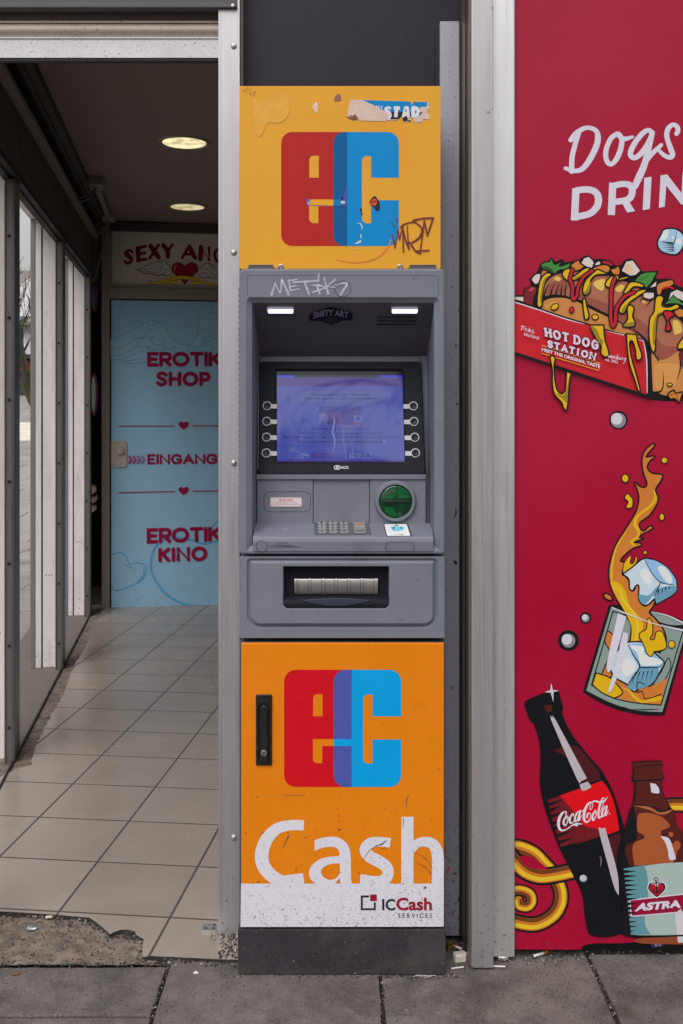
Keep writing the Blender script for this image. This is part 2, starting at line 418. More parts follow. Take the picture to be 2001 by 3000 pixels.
# tiled passage floor
TILE = mat('beige_floor_tile', col(152, 141, 131), rough=.24, var=.06, scale=3.5, bump=.02, bs=500, spec=.5,
           stain=((.25, .22, .195, 1), 2.2, .5, .08))
GROUT = mat('grey_grout', col(84, 80, 78), rough=.9, var=.2, scale=30)
def add_grid(m, grout):
    t = m.node_tree; N = t.nodes; L = t.links; b = N['Principled BSDF']
    src = b.inputs['Base Color'].links[0].from_socket
    geo = N.new('ShaderNodeNewGeometry'); sx = N.new('ShaderNodeSeparateXYZ'); L.new(geo.outputs['Position'], sx.inputs[0])
    def ma(op, a, b_=None):
        q = N.new('ShaderNodeMath'); q.operation = op
        for i, x in enumerate((a, b_)):
            if x is None: continue
            if isinstance(x, (int, float)): q.inputs[i].default_value = x
            else: L.new(x, q.inputs[i])
        return q.outputs[0]
    X, Y = sx.outputs[0], sx.outputs[1]
    def line(u, pitch, off, wd):
        f = ma('FRACT', ma('ADD', ma('DIVIDE', u, pitch), -off + 40))
        d = ma('ABSOLUTE', ma('SUBTRACT', f, .5))
        return ma('GREATER_THAN', d, .5 - wd / pitch / 2), ma('FLOOR', ma('ADD', ma('DIVIDE', u, pitch), -off + 40))
    la, ia = line(ma('SUBTRACT', X, ma('MULTIPLY', Y, .1045)), .3755, -1.5686, .0085)
    lb, ib = line(ma('ADD', Y, ma('MULTIPLY', X, .1045)), .3663, .703, .0085)
    g = ma('MAXIMUM', la, lb)
    wn = N.new('ShaderNodeTexWhiteNoise'); cb = N.new('ShaderNodeCombineXYZ'); L.new(ia, cb.inputs[0]); L.new(ib, cb.inputs[1]); L.new(cb.outputs[0], wn.inputs[0])
    v = N.new('ShaderNodeMapRange'); v.inputs[3].default_value = .93; v.inputs[4].default_value = 1.05; L.new(wn.outputs[0], v.inputs[0])
    mu = N.new('ShaderNodeMix'); mu.data_type = 'RGBA'; mu.blend_type = 'MULTIPLY'; mu.inputs[0].default_value = 1; L.new(src, mu.inputs[6]); L.new(v.outputs[0], mu.inputs[7])
    q = N.new('ShaderNodeMix'); q.data_type = 'RGBA'; L.new(g, q.inputs[0]); L.new(mu.outputs[2], q.inputs[6]); q.inputs[7].default_value = grout
    L.new(q.outputs[2], b.inputs['Base Color'])
    rm = N.new('ShaderNodeMix'); rm.data_type = 'FLOAT'; L.new(g, rm.inputs[0]); L.new(b.inputs['Roughness'].links[0].from_socket, rm.inputs[2]); rm.inputs[3].default_value = .9
    L.new(rm.outputs[0], b.inputs['Roughness'])
add_grid(TILE, (.075, .068, .064, 1))
TF = Frame((0, 0, .01), (1, 0, 0), (0, 1, 0))
def z4(x, y): return (x * .46791, 1900 + y * .46791)
def wallx(y): return -1.276 - .1465 * y
fr = [TF.px(*z4(*p)) for p in [(-160, 1637), (0, 1645), (180, 1655), (370, 1668), (480, 1678), (560, 1685), (600, 1712), (645, 1748), (690, 1790), (715, 1775), (755, 1761), (800, 1759), (845, 1772), (852, 1792), (900, 1820), (897, 1850), (890, 1880), (893, 1932), (950, 1925), (1100, 1932), (1372, 1945), (1500, 1948)]]
lf = []; y = 5.6
while y > 1.75:
    lf.append((wallx(y) + (.07 + rnd.uniform(-.005, .006) + .007 * math.sin(y * 5)), y)); y -= .045
lf += [(-1.44, 1.72), (-1.50, 1.66), (-1.56, 1.5), (-1.5, 1.2)]
out = fr + [(-.30, .12), (-.30, 5.75)] + lf
mb = MB(); mb.poly(TF, out, 0)
mb.loft([[TF.pt(u, v, -.03) for u, v in out], [TF.pt(u, v, 0) for u, v in out]], mi=1)
struct(mb.build('passage_floor', [TILE, SOIL]))
# worn concrete where tiles broke away, uneven
def rough_sheet(name, x0, x1, y0, y1, z, amp, m, nx=60, ny=30):
    from mathutils import noise
    mb = MB(); vs = []
    for j in range(ny + 1):
        for i in range(nx + 1):
            x, y = x0 + (x1 - x0) * i / nx, y0 + (y1 - y0) * j / ny
            h = noise.fractal(Vector((x * 9, y * 9, 3)), 1, 2, 5)
            vs.append((x, y, z + amp * h))
    mb.add(vs, [(j * (nx + 1) + i, j * (nx + 1) + i + 1, (j + 1) * (nx + 1) + i + 1, (j + 1) * (nx + 1) + i) for j in range(ny) for i in range(nx)])
    return struct(mb.build(name, m, smooth=True))
rough_sheet('worn_threshold', -1.7, -.5, .062, .5, -.003, .006, CONC, 140, 70)
rough_sheet('concrete_edge', -1.75, -1.4, 1.2, 1.9, .003, .002, CONC, 30, 40)
mb = MB()
vs = []
for yy in (1.2, 1.75, 2.5, 3.4, 4.2, 5.1, 5.6):
    vs += [(wallx(yy) - .42, yy, 0), (wallx(yy) - .012, yy, .002)]
mb.add(vs, [(2 * i, 2 * i + 1, 2 * i + 3, 2 * i + 2) for i in range(6)])
struct(mb.build('outer_step', mat('smooth_concrete', col(112, 104, 98), rough=.7, var=.12, scale=6, specks=[(90, .64, DIRT, None, None, .04)])))
mb = MB(); vs = []
for i in range(80):
    yy = 1.72 + 3.9 * i / 79
    for k, dx in enumerate((-.012, .03, .08, .13)):
        vs.append((wallx(yy) + dx, yy, .0045 + (rnd.uniform(-.002, .0018) if k else 0)))
mb.add(vs, [(4 * i + k, 4 * i + k + 1, 4 * i + k + 5, 4 * i + k + 4) for i in range(79) for k in range(3)])
struct(mb.build('concrete_strip', CONC))

# ------------------------------------------------------------------ the shop building with its open passage
B = thing('shop_building', 'low shop building with an open tiled passage, aluminium pillars and dark panels', 'building', (-.8, .3, 0))
CEIL = mat('passage_ceiling', col(134, 119, 111, 1), rough=.8, var=.05, scale=2, stain=((.07, .055, .05, 1), 5, .64, .4))
WALLD = mat('dark_brown_header', col(66, 59, 55, 1), rough=.55, var=.1, scale=4, stretch=(1, 1, 8))
RAIL = mat('dark_bronze_rail', col(128, 119, 115, 1), rough=.36, metal=.45, var=.1, scale=3, stretch=(40, 40, 1), specks=[(80, .66, DIRT, None, None, .03)])
RAIL_L = mat('grey_rail_lip', col(140, 136, 134, 1), rough=.4, metal=.3, var=.08, scale=3, stretch=(40, 40, 1), specks=[(90, .66, DIRT, None, None, .03)])
WJ = mat('dirty_white_jamb', col(222, 218, 217), rough=.45, var=.06, scale=2, stretch=(6, 6, 1), stain=((.5, .47, .44, 1), 3, .5, .5), specks=[(110, .72, (.2, .18, .16, 1), None, None, .02), (50, .56, (.15, .13, .11, 1), 0, .4, .12)])
PLAST = mat('side_wall_plaster', col(120, 112, 106, 1), rough=.8)
def slab_over(z0, z1, x1, ov, y0, y1):
    mb = MB(); mb.loft([[(wallx(y0) - ov, y0, z), (x1, y0, z), (x1, y1, z), (wallx(y1) - ov, y1, z)] for z in (z0, z1)], True, True); return mb
slab_over(3.262, 3.36, -.05, .2, .3, 6.6).build('ceiling', CEIL, B)
slab_over(3.37, 3.95, 6, .24, .34, 8).build('roof', ANTH, B)
mb = MB(); mb.box(-.32, -.22, .36, 6.6, 0, 3.26); mb.build('plaster_wall', PLAST, B)
# left wall of the passage: its own frame, u runs into the depth, n into the passage
WL = Frame((-1.276, 0, 0), (-.1465, 1, 0), (0, 0, 1))
def wbox(mb, y0, y1, d0, d1, z0, z1, mi=0):
    s0, s1 = y0 * 1.01067, y1 * 1.01067
    mb.loft([[WL.pt(s, z, n) for s, z in ((s0, z0), (s1, z0), (s1, z1), (s0, z1))] for n in (d0, d1)], True, True, mi)
mb = MB(); wbox(mb, .2, 5.4, -.02, 0, 2.79, 3.255)
for yy in (1.9, 3.6): wbox(mb, yy - .004, yy + .004, 0, .0012, 2.8, 3.25, 1)
mb.build('header_panel', [WALLD, RUBBER], B)
mb = MB(); wbox(mb, .2, 5.27, -.055, -.0205, 2.745, 2.86); wbox(mb, .2, 5.27, -.05, .012, 2.755, 2.787); mb.build('shutter_slot', RUBBER, B)
mb = MB(); wbox(mb, .2, 5.4, -.215, -.06, 2.897, 3.255); mb.build('soffit', WJ, B)
for yp in (.062, 1.763, 3.464, 5.115):
    mb = MB(); wbox(mb, yp, yp + .05, -.047, 0, 0, 2.75, 0)
    wbox(mb, yp + .0505, yp + .155, -.03, -.004, 0, 2.75, 1)
    wbox(mb, yp - .003, yp - .0005, -.014, 0, 0, 2.74, 1)
    wbox(mb, yp - .006, yp - .0005, -.047, -.041, 0, 2.74, 0)
    rail = mb.build('shutter_rail', [RAIL, mat('rail_reflection_tint', col(104, 107, 114, 1), rough=.3, metal=.5, var=.1, scale=3, stretch=(40, 40, 1))], B, bevel=.0015)  # second tone: bluish reflection painted into the brown rail's colour
    # screws up the edge of the rail, turned towards the street
    for zz in [.17 + .385 * k for k in range(7)]:
        c = WL.pt((yp - .0032) * 1.01067, zz, -.026); Fs = Frame(c, WL.n, (0, 0, 1))
        ms = MB(); ms.disc(Fs, 0, 0, [(.008, -.001), (.0075, .002), (.004, .003)], seg=10); ms.build('screw', RUBBER, rail)
    if yp > 1:
        j0 = yp + .068
        mb = MB()
        wbox(mb, j0, yp + .15, -.135, -.0305, .003, 2.896); wbox(mb, j0 + .012, yp + .15, -.1445, -.1355, .003, 2.896, 1)
        wbox(mb, j0, yp + .15, -.182, -.145, .003, 2.896)
        wbox(mb, j0 - .004, yp + .15, -.2125, -.1825, .003, 2.896, 2)
        for dk in (-.115, -.098, -.081):
            c_ = WL.pt((j0 - .0006) * 1.01067, .60, dk); mb.disc(Frame(c_, WL.n, (0, 0, 1)), 0, 0, [(.004, .0003), (.003, .0006)], seg=8, mi=1)
        mb.build('jamb', [WJ, RUBBER, RAIL_L], B, bevel=.002)
mb = MB(); wbox(mb, 1.35, 5.3, -.011, -.002, .001, .016); mb.build('floor_rail', RUBBER, B)
# dark shop window corner between the last rail and the door
mb = MB(); mb.box(-2.64, -1.7, 6.55, 6.7, 0, 3.26); wbox(mb, 5.29, 6.54, -.42, -.38, 0, 3.25); mb.build('dark_wall', mat('black_interior', col(12, 8, 8), rough=.7, spec=.1), B)
mb = MB(); wbox(mb, 5.29, 6.5, -.37, -.02, 2.78, 3.25); mb.build('torn_lining', mat('grey_lining', col(72, 72, 76, 1), rough=.5, var=.5, scale=18, bump=1, bs=30), B)

# front: pillar, fascia, panels behind the machine
P0 = .21; FP = front(P0)
def fbox_px(mb, Y0, Y1, x0, y0, x1, y1, mi=0):
    """box whose front face fills the pixel rectangle on the plane Y0"""
    F = front(Y0); a, b = F.px(x0, y1), F.px(x1, y0)
    mb.box(a[0], b[0], Y0, Y1, a[1], b[1], mi)
mb = MB(); a = FP.px(640, 2748); b = FP.px(702, 5)
mb.box(a[0], b[0], P0, P0 + .16, 0.0, b[1] + .6)
mb.box(a[0] + .006, a[0] + .009, P0 - .0008, P0, .01, 3.0)
pil = mb.build('pillar', ALU, B, bevel=.002)
for yy in (135, 740, 1357, 2454):
    u, v = FP.px(685, yy); ms = MB(); ms.disc(FP, u, v, [(.0098, 0), (.0088, .003), (.006, .0052), (.002, .006)], seg=16); ms.build('rivet', ALU_D, pil, smooth=True)
mb = MB(); fbox_px(mb, .275, .33, 690, -700, 1347, 420); pn = mb.build('dark_panel', ANTH, B)
mb = MB(); fbox_px(mb, .262, .28, 702.8, -600, 712, 300); mb.build('trim', mat('trim_grey_brown', col(136, 128, 122), rough=.5, var=.1, scale=9), B)
mb = MB(); fbox_px(mb, .262, .28, 1276, 82, 1289, 300); mb.build('trim', RUBBER, B)
mb = MB(); fbox_px(mb, .236, .32, 1289.5, 62, 1356, 2742); sst = mb.build('metal_strip', mat('mottled_strip', col(168, 166, 176), rough=.5, metal=.2, var=.06, scale=3, stretch=(50, 50, 1.5), bump=.05, specks=[(160, .645, DIRT, None, None, .03), (26, .69, (.06, .055, .05, 1), None, None, .03), (70, .57, (.06, .05, .045, 1), .05, 1.3, .12)]), B, bevel=.002)
mb = MB()
mb.box(-.319, .42, .335, .36, 0, 3.4); mb.build('niche_wall', mat('niche_grey', col(70, 68, 72, 1), rough=.7, var=.2, scale=9), B)
MRK = mat('black_tick', (.03, .028, .03, 1), rough=.7)
for p, wd, m in (([(1334, 1490), (1336, 1502), (1330, 1518)], [2, 5, 2], MRK), ([(1320, 845), (1326, 838)], [3, 2], MRK), ([(1332, 1645), (1336, 1650)], [8, 9], MRK), ([(1344, 2632), (1346, 2638)], [6, 7], MRK), ([(1310, 2558), (1316, 2540)], [2, 4], (196, 24, 40)), ([(1322, 2010), (1325, 2018)], [3, 4], MRK), ([(1336, 1180), (1340, 1184)], [3, 5], MRK)):
    A = Art(front(.2358), .0, .00003); A.stroke(p, wd, m); A.build('mark', sst)
# right-hand column: grey profile with a bronze flank, white profile set back beside it
Y1 = .03; F1 = front(Y1); xa = F1.px(1381, 0)[0]; xb = F1.px(1446, 0)[0]
mb = MB(); mb.box(xa, xb, Y1, .40, .004, 4.2); mb.build('column', ALU_D, B, bevel=.003)
mb = MB(); mb.box(xa - .0065, xa - .0005, Y1 + .012, .235, .004, 4.2); mb.box(xa - .009, xa - .0068, Y1 + .06, Y1 + .075, .004, 4.2, 1); mb.box(xa - .012, xa - .0068, .215, .234, .004, 4.2, 1)
mb.build('column_flank', [BRONZE, RUBBER], B)
F2_ = front(.075); xc = F2_.px(1508, 0)[0]
mb = MB(); mb.box(xb + .0005, xc, .075, .40, .012, 4.2); mb.build('column_cover', WHITE_ALU, B, bevel=.003)

# ------------------------------------------------------------------ roller shutter rolled up over the passage
SH = thing('roller_shutter', 'rolled-up aluminium roller shutter with dirty lowest slats above the passage entrance', 'shutter', (-.9, .25, 2.75))
SHD = [(120, .62, (.16, .13, .11, 1), None, None, .08), (20, .66, (.2, .165, .14, 1), None, None, .1), (230, .6, (.2, .17, .15, 1), None, None, .1)]
SL1 = mat('dirty_white_slat', col(216, 214, 216), rough=.5, var=.08, scale=7, specks=SHD)
SL2 = mat('tan_slat', col(196, 184, 174), rough=.5, var=.1, scale=7, specks=SHD)
SL3 = mat('brown_slat', col(130, 119, 114), rough=.55, var=.15, scale=7, specks=SHD)
def zz(py, Y): return front(Y).px(0, py)[1]
xl, xr = -2.2, FP.px(639, 0)[0]
def slat(name, Y, yt, yb, m, bulge=.0):
    z1, z0 = zz(yt, Y), zz(yb, Y); n = 8 if bulge else 1; mb = MB()
    loopA = [(Y - bulge * math.sin(math.pi * k / n), z0 + (z1 - z0) * k / n) for k in range(n + 1)] + [(Y + .02, z1), (Y + .02, z0)]
    mb.loft([[(x, a, b) for a, b in loopA] for x in (xl, xr)], True, True)
    return mb.build(name, m, SH, smooth=False)
slat('end_slat', .24, 113.5, 169, SL1); slat('edge_strip', .236, 108, 112, SL1)
slat('slat', .245, 69.5, 107, SL2, .014); slat('edge_strip', .236, 61, 66, SL2)
slat('slat', .27, 26, 61, SL3, .008)
slat('rubber_seal', .243, 170, 178.5, RUBBER)
CAN = mat('canopy_grey', col(78, 76, 82), rough=.5, var=.06, scale=5)
mb = MB(); Yc = .205; z0 = zz(25, Yc)
mb.box(xl, front(Yc).px(695, 0)[0], Yc, .232, z0, z0 + .7); mb.box(xl, front(Yc).px(694, 0)[0], Yc - .008, Yc, z0, z0 + .012)
hd = mb.build('housing', CAN, SH, bevel=.002)
F = front(Yc); u, v = F.px(682.5, 20.5); ms = MB(); ms.disc(F, u, v + .001, [(.006, .0), (.005, .011), (.002, .0115)], seg=12); ms.build('screw', ALU, hd)

# ------------------------------------------------------------------ door at the end of the passage and the sign above it
t9 = R(8.8)
FD = Frame((-1.939, 5.46, 0), (math.cos(t9), math.sin(t9), 0), (0, 0, 1))
DW = 1.06
DF = mat('door_frame_coat', col(150, 141, 132, 1), rough=.45, var=.04, scale=4, specks=[(60, .62, (.07, .06, .05, 1), 0, .5, .08)])
DR = thing('entrance_door', 'pale blue door with raspberry lettering and faint wings at the end of the passage', 'door', tuple(FD.pt(.5, 0)))
DB = mat('pale_blue_film', col(150, 194, 222, 1.1), rough=.4, var=.03, scale=3, specks=[(50, .61, (.07, .08, .09, 1), .0, .6, .1)])
u0 = FD.px(325.5, 1500)[0]; zt = FD.px(400, 880)[1]; zb = FD.px(330, 1786)[1]
mb = MB(); mb.fbox(FD, u0, u0 + DW, zb, zt, -.045, 0); mb.build('leaf', DB, DR, bevel=.002)
uf = FD.px(298, 1500)[0]
mb = MB(); mb.fbox(FD, uf, u0 - .012, 0, 3.25, -.08, .012); mb.fbox(FD, u0 + DW + .012, u0 + DW + .09, 0, 3.25, -.08, .012)
mb.fbox(FD, u0 - .012, u0 + DW + .012, zt + .012, zt + .105, -.08, .012)
mb.build('frame', DF, DR, bevel=.003)
mb = MB(); mb.fbox(FD, u0 - .0125, u0 + DW + .0125, .004, zt + .0125, -.1, -.05); mb.build('rebate', RUBBER, DR)
mb = MB(); q = FD.px(325, 1291), FD.px(372, 1369)
mb.plate(FD, rr(q[0][0], q[1][1], q[1][0], q[0][1], (.001, .025, .025, .001)), .0005, .012, bev=.003)
PL = mat('brushed_plate', col(190, 182, 172, 1), rough=.4, metal=.4, var=.06, scale=6, specks=[(60, .64, (.15, .12, .1, 1), None, None, .05)])
lp = mb.build('lock_plate', PL, DR)
u, v = FD.px(352, 1321); ms = MB(); ms.disc(FD, u, v, [(.035, .012), (.034, .03), (.029, .036), (.01, .037)], seg=24); ms.build('knob', PL, lp)
u, v = FD.px(351, 1356); ms = MB(); ms.disc(FD, u, v, [(.011, .012), (.0105, .02), (.003, .021)], seg=14); ms.build('keyhole', ALU_D, lp)
RAS = (150, 10, 66)
z3 = (0, 1200, .44643); z2 = (0, 600, .44643)
A = Art(FD, .0006, .00004, z2)
# faint wings
WING, WLN = (158, 197, 218), (108, 172, 206)
zw = (320, 660, .21684); A.z = zw
A.fill([(15, 1550, 1), (150, 1500), (330, 1410), (520, 1310), (640, 1300), (730, 1350), (830, 1490), (950, 1600), (1075, 1635, 1), (1040, 1720), (940, 1830, 1), (800, 1850), (760, 1790, 1), (640, 1840), (420, 1860), (190, 1845, 1), (240, 1800), (15, 1800, 1)], WING)
A.fill([(1110, 1620, 1), (1190, 1480), (1205, 1300), (1200, 1200), (1260, 1120), (1400, 1060), (1560, 1030), (1560, 1620, 1), (1470, 1640), (1400, 1640), (1370, 1705), (1300, 1690), (1200, 1690)], WING)
for p in ([(15, 1550), (150, 1500), (330, 1410), (520, 1310), (640, 1300), (730, 1350), (830, 1490), (950, 1600), (1075, 1635), (1040, 1720), (1000, 1750)],
          [(460, 1405), (380, 1440), (335, 1490), (370, 1525), (480, 1505)], [(620, 1350), (530, 1355), (520, 1400), (590, 1415)], [(600, 1418), (520, 1430), (490, 1480), (520, 1530), (610, 1505)],
          [(610, 1510), (560, 1550), (590, 1600), (680, 1615), (745, 1580)], [(480, 1510), (400, 1550), (380, 1600), (430, 1640), (560, 1640)], [(740, 1590), (730, 1640), (790, 1670), (890, 1635)],
          [(15, 1670), (200, 1630), (370, 1530)], [(15, 1770), (150, 1745), (370, 1640)], [(15, 1825), (180, 1800), (400, 1720), (560, 1640)], [(560, 1640), (550, 1690), (740, 1680), (600, 1780), (190, 1840), (300, 1865), (520, 1840), (700, 1760)],
          [(890, 1640), (860, 1680), (900, 1720), (990, 1700), (960, 1800), (900, 1850)],
          [(1560, 1030), (1400, 1060), (1260, 1120), (1200, 1200), (1205, 1300), (1190, 1480), (1110, 1620), (1200, 1680), (1340, 1705), (1395, 1650), (1290, 1600)],
          [(1300, 1150), (1360, 1115), (1410, 1145), (1350, 1195), (1470, 1190)], [(1390, 1270), (1470, 1275), (1450, 1350), (1330, 1400), (1375, 1450), (1340, 1510), (1250, 1530), (1300, 1560), (1290, 1620), (1210, 1640)], [(1500, 1460), (1390, 1500), (1420, 1540), (1300, 1590)]):
    A.stroke(p, 10, WLN)
A.z = z3
for p in ([(735, 950), (790, 940), (830, 970), (850, 1015), (900, 1005), (950, 1020), (960, 1060), (930, 1120), (850, 1160), (755, 1188), (732, 1140)],
          [(1500, 690), (1440, 720), (1380, 790), (1330, 880)], [(1500, 840), (1400, 870), (1330, 880), (1250, 855), (1150, 840), (1060, 865), (1005, 930), (990, 1030), (1020, 1120), (1090, 1210), (1180, 1265), (1300, 1290)]):
    A.stroke(p, 14 if len(p) > 11 else 8, (92, 168, 212))
A.stroke([(815, 1015), (850, 1030), (880, 1045)], 4, (70, 140, 190)); A.stroke([(945, 1040), (940, 1090), (900, 1130)], 5, (70, 140, 190))
A.build('wing_picture', DR)
A = Art(FD, .0022, .00004, z2)
A.word('EROTIK', [(978, 977), (1442, 977), (1442, 1051), (978, 1051)], 24, RAS); A.word('SHOP', [(1035, 1106), (1368, 1108), (1368, 1180), (1035, 1180)], 24, RAS, gap=.36)
A.z = z3
A.word('EINGANG', [(975, 300), (1418, 298), (1418, 350), (975, 352)], 16, RAS, gap=.3)
A.word('EROTIK', [(975, 790), (1440, 778), (1440, 854), (975, 868)], 24, RAS); A.word('KINO', [(1050, 918), (1348, 908), (1348, 982), (1050, 990)], 24, RAS, gap=.36)
HEART = [(0, 1.0, 1), (-.5, .55), (-1, -.1), (-.9, -.75), (-.45, -.95), (0, -.55, 1), (.45, -.95), (.9, -.75), (1, -.1), (.5, .55)]
def heart(A, x, y, w, h, c, line=None): A.fill([(x + p[0] * w, y + p[1] * h) + tuple(p[2:]) for p in HEART], c, line=line)
for yl, ya in ((108, 105), (545, 533)):
    A.stroke([(778, yl, 1), (1148, yl - (0 if yl < 200 else 8), 1)], 6, RAS, cap=False); A.stroke([(1262, yl - (1 if yl < 200 else 10), 1), (1500, yl - (2 if yl < 200 else 13), 1)], 6, RAS, cap=False)
    heart(A, 1205, ya, 32, 28, RAS)
for k, c in enumerate(((170, 30, 90), (160, 70, 115), (150, 95, 135), (140, 120, 155))):
    x = 838 + 28 * k; A.fill([(x, 302, 1), (x + 14, 302, 1), (x + 34, 328, 1), (x + 14, 354, 1), (x, 354, 1), (x + 16, 328, 1)], c, sm=False)
A.build('lettering', DR)

SG = thing('sign_board', 'white sign board with a winged heart and curved raspberry letters above the blue door', 'sign', tuple(FD.pt(.5, 2.7)))
ub = FD.px(328, 760)[0]; zs0 = zt + .108; zs1 = FD.px(328, 677)[1]
SB = mat('cream_board', col(214, 208, 198, 1), rough=.4, var=.03, scale=3)
mb = MB(); mb.fbox(FD, u0 - .010, u0 + DW + .01, zs0, zs1, -.04, -.012); mb.build('board', SB, SG)
mb = MB(); a_, b_ = u0 - .0115, u0 + DW + .0115
mb.fbox(FD, a_, b_, zs1 + .001, 3.25, -.08, .03); mb.build('head_rail', WALLD, SG)
mb = MB(); mb.fbox(FD, a_, b_, zs0 - .002, zs0 + .022, -.011, .004); mb.fbox(FD, a_, a_ + .02, zs0 + .0225, zs1, -.011, .004); mb.build('bead', DF, SG)
A = Art(FD, -.0112, .00004, zw); DKR = (112, 8, 40)
def quadl(x0, yt, x1, yb): return [(x0, yt), (x1, yt), (x1, yb), (x0, yb)]
for ch, q in (('S', [(215, 345), (312, 335), (305, 500), (208, 515)]), ('E', [(380, 305), (490, 280), (500, 455), (385, 470)]), ('X', [(560, 280), (668, 262), (665, 430), (545, 445)]), ('Y', [(730, 268), (855, 258), (850, 425), (735, 430)]),
              ('A', [(1000, 285), (1150, 285), (1165, 440), (985, 440)]), ('N', [(1232, 290), (1350, 300), (1350, 465), (1225, 455)]), ('G', [(1425, 320), (1540, 330), (1540, 490), (1425, 480)])):
    A.letter(ch, q, 40, DKR)
    if ch in 'ENSXYA':
        (a, b), (c, d) = q[0], q[3]
        if ch in 'EN': A.stroke([(a + 8, b, 1), (c + 8, d, 1)], 62, DKR)
        if ch == 'X' : A.stroke([(a, b), (q[2][0], q[2][1])], 66, DKR)
        if ch == 'Y': A.stroke([(a, b), (790, 350), (790, 425)], 60, DKR)
        if ch == 'A': A.stroke([(1085, 290), (1160, 435)], 60, DKR)
        if ch == 'S': A.stroke([(225, 370), (300, 450)], 56, DKR)
WGR, NAV = (196, 200, 202), (40, 30, 52)
A.fill([(365, 600, 1), (520, 540), (640, 485), (740, 480), (790, 530), (850, 590, 1), (850, 640), (790, 680), (720, 665), (640, 680), (560, 650), (460, 645), (430, 615)], WGR, line=((110, 15, 45), 9))
A.fill([(1195, 605, 1), (1240, 560), (1320, 510), (1420, 540), (1560, 600), (1560, 720), (1460, 715), (1350, 700), (1260, 705), (1210, 670)], WGR, line=((110, 15, 45), 9))
for p in ([(380, 605), (520, 590), (630, 540)], [(440, 625), (560, 620), (650, 580)], [(480, 645), (600, 640), (690, 600)], [(570, 665), (650, 650), (700, 620)], [(640, 680), (730, 650), (760, 625)], [(720, 680), (770, 660)], [(620, 550), (640, 510), (700, 500), (720, 540), (680, 560), (720, 590), (760, 600)],
          [(760, 600), (820, 610)], [(1230, 600), (1280, 580), (1330, 600), (1370, 640)], [(1240, 640), (1300, 640), (1340, 690)], [(1350, 560), (1420, 590), (1500, 650)], [(1340, 540), (1400, 550), (1420, 590)], [(1380, 640), (1440, 690)]):
    A.stroke(p, 6, NAV)
heart(A, 1022, 625, 172, 128, (150, 8, 42), line=(NAV, 12)); heart(A, 1020, 680, 100, 120, (150, 8, 42))
A.stroke([(880, 620), (885, 570), (910, 535)], [6, 22, 6], (214, 150, 130))
YEL = (222, 196, 40)
A.fill([(512, 738, 1), (580, 770), (660, 750), (740, 725), (820, 740, 1), (915, 750, 1), (915, 790), (870, 795), (790, 770), (700, 785), (620, 800), (560, 780)], YEL, line=(NAV, 4))
A.fill([(1125, 760, 1), (1230, 750, 1), (1320, 765), (1400, 800), (1560, 830), (1500, 840), (1400, 835), (1300, 790), (1200, 795), (1130, 800)], YEL, line=(NAV, 4))
A.fill([(815, 700, 1), (930, 682), (1060, 685), (1225, 718, 1), (1225, 765, 1), (1060, 735), (930, 730), (815, 755, 1)], YEL, line=(NAV, 4))
A.text('St. Pauli', [(835, 702), (1000, 692), (1000, 728), (835, 738)], (175, 110, 50), shear=12); A.text('Hamburg', [(1040, 695), (1205, 722), (1205, 755), (1040, 728)], (175, 110, 50), shear=12)
A.build('emblem', SG)

# ------------------------------------------------------------------ lights and wiring in the passage
def ceiling_light(px, py, label, warm):
    Fc = Frame((0, 0, 3.262), (1, 0, 0), (0, -1, 0))
    u, v = Fc.px(px, py); c = Fc.pt(u, v)
    t = thing('ceiling_light', label, 'ceiling light', tuple(c), 'round lights in the passage ceiling')
    Fc = Frame(c, (1, 0, 0), (0, -1, 0))
    mb = MB(); mb.loft([[Fc.pt(a, b, n) for a, b in circ(0, 0, q, seg=36)] for q, n in ((.132, .001), (.135, .006), (.156, .008), (.162, .001))]); mb.build('rim', mat('lamp_rim', col(150, 140, 125, 1), rough=.35, metal=.4), t, smooth=True)
    mb = MB(); mb.loft([[Fc.pt(a, b, n) for a, b in circ(0, 0, q, seg=36)] for q, n in ((.130, .0015), (.08, .0012), (.03, .0011))], False, True)
    m = mat('lit_lens_%d' % px, (.8, .72, .5, 1), rough=.3, emit=(1, .82, .46, 1), es=warm, var=.2, scale=20)
    t_ = m.node_tree; N = t_.nodes; L = t_.links
    if not any(n.type == 'TEX_VORONOI' for n in N):
        vo = N.new('ShaderNodeTexNoise'); vo.inputs['Scale'].default_value = 14; vo.inputs['Detail'].default_value = 5
        ge = N.new('ShaderNodeNewGeometry'); L.new(ge.outputs['Position'], vo.inputs['Vector'])
        ra = N.new('ShaderNodeMapRange'); ra.inputs[1].default_value = .35; ra.inputs[2].default_value = .7; ra.inputs[3].default_value = warm * .6 * EM; ra.inputs[4].default_value = warm * 1.6 * EM
        L.new(vo.outputs[0], ra.inputs[0]); L.new(ra.outputs[0], N['Principled BSDF'].inputs['Emission Strength'])
    mb.build('lens', m, t)
ceiling_light(540, 418, 'round lit ceiling light nearer the entrance of the passage', .8)
ceiling_light(549, 606, 'round lit ceiling light nearer the blue door', .55)
TL = thing('strip_lamp', 'slim unlit strip lamp with a terminal box at each end and loose cables', 'lamp', (-1.78, 4.5, 3.2))
BOX = mat('old_white_plastic', col(150, 138, 128, 1), rough=.5, var=.06)
def on_ceiling(px, py, z):
    k = (z - EYE) / ((1209 - py) / 1000); return Vector(((px - 1000) / 1000 * k, k * D - D, z))
c1, c2 = on_ceiling(283, 541, 3.222), on_ceiling(318, 638, 3.222)
dirv = (c2 - c1).normalized()
FL = Frame(c1, (dirv.y, -dirv.x, 0), (0, 0, 1))
Lh = (c2 - c1).length
mb = MB(); Fx = Frame(c1, dirv, (0, 0, 1)); mb.fbox(Fx, .08, Lh - .07, -.012, .012, -.018, .018); mb.build('tube_housing', BOX, TL, bevel=.003)
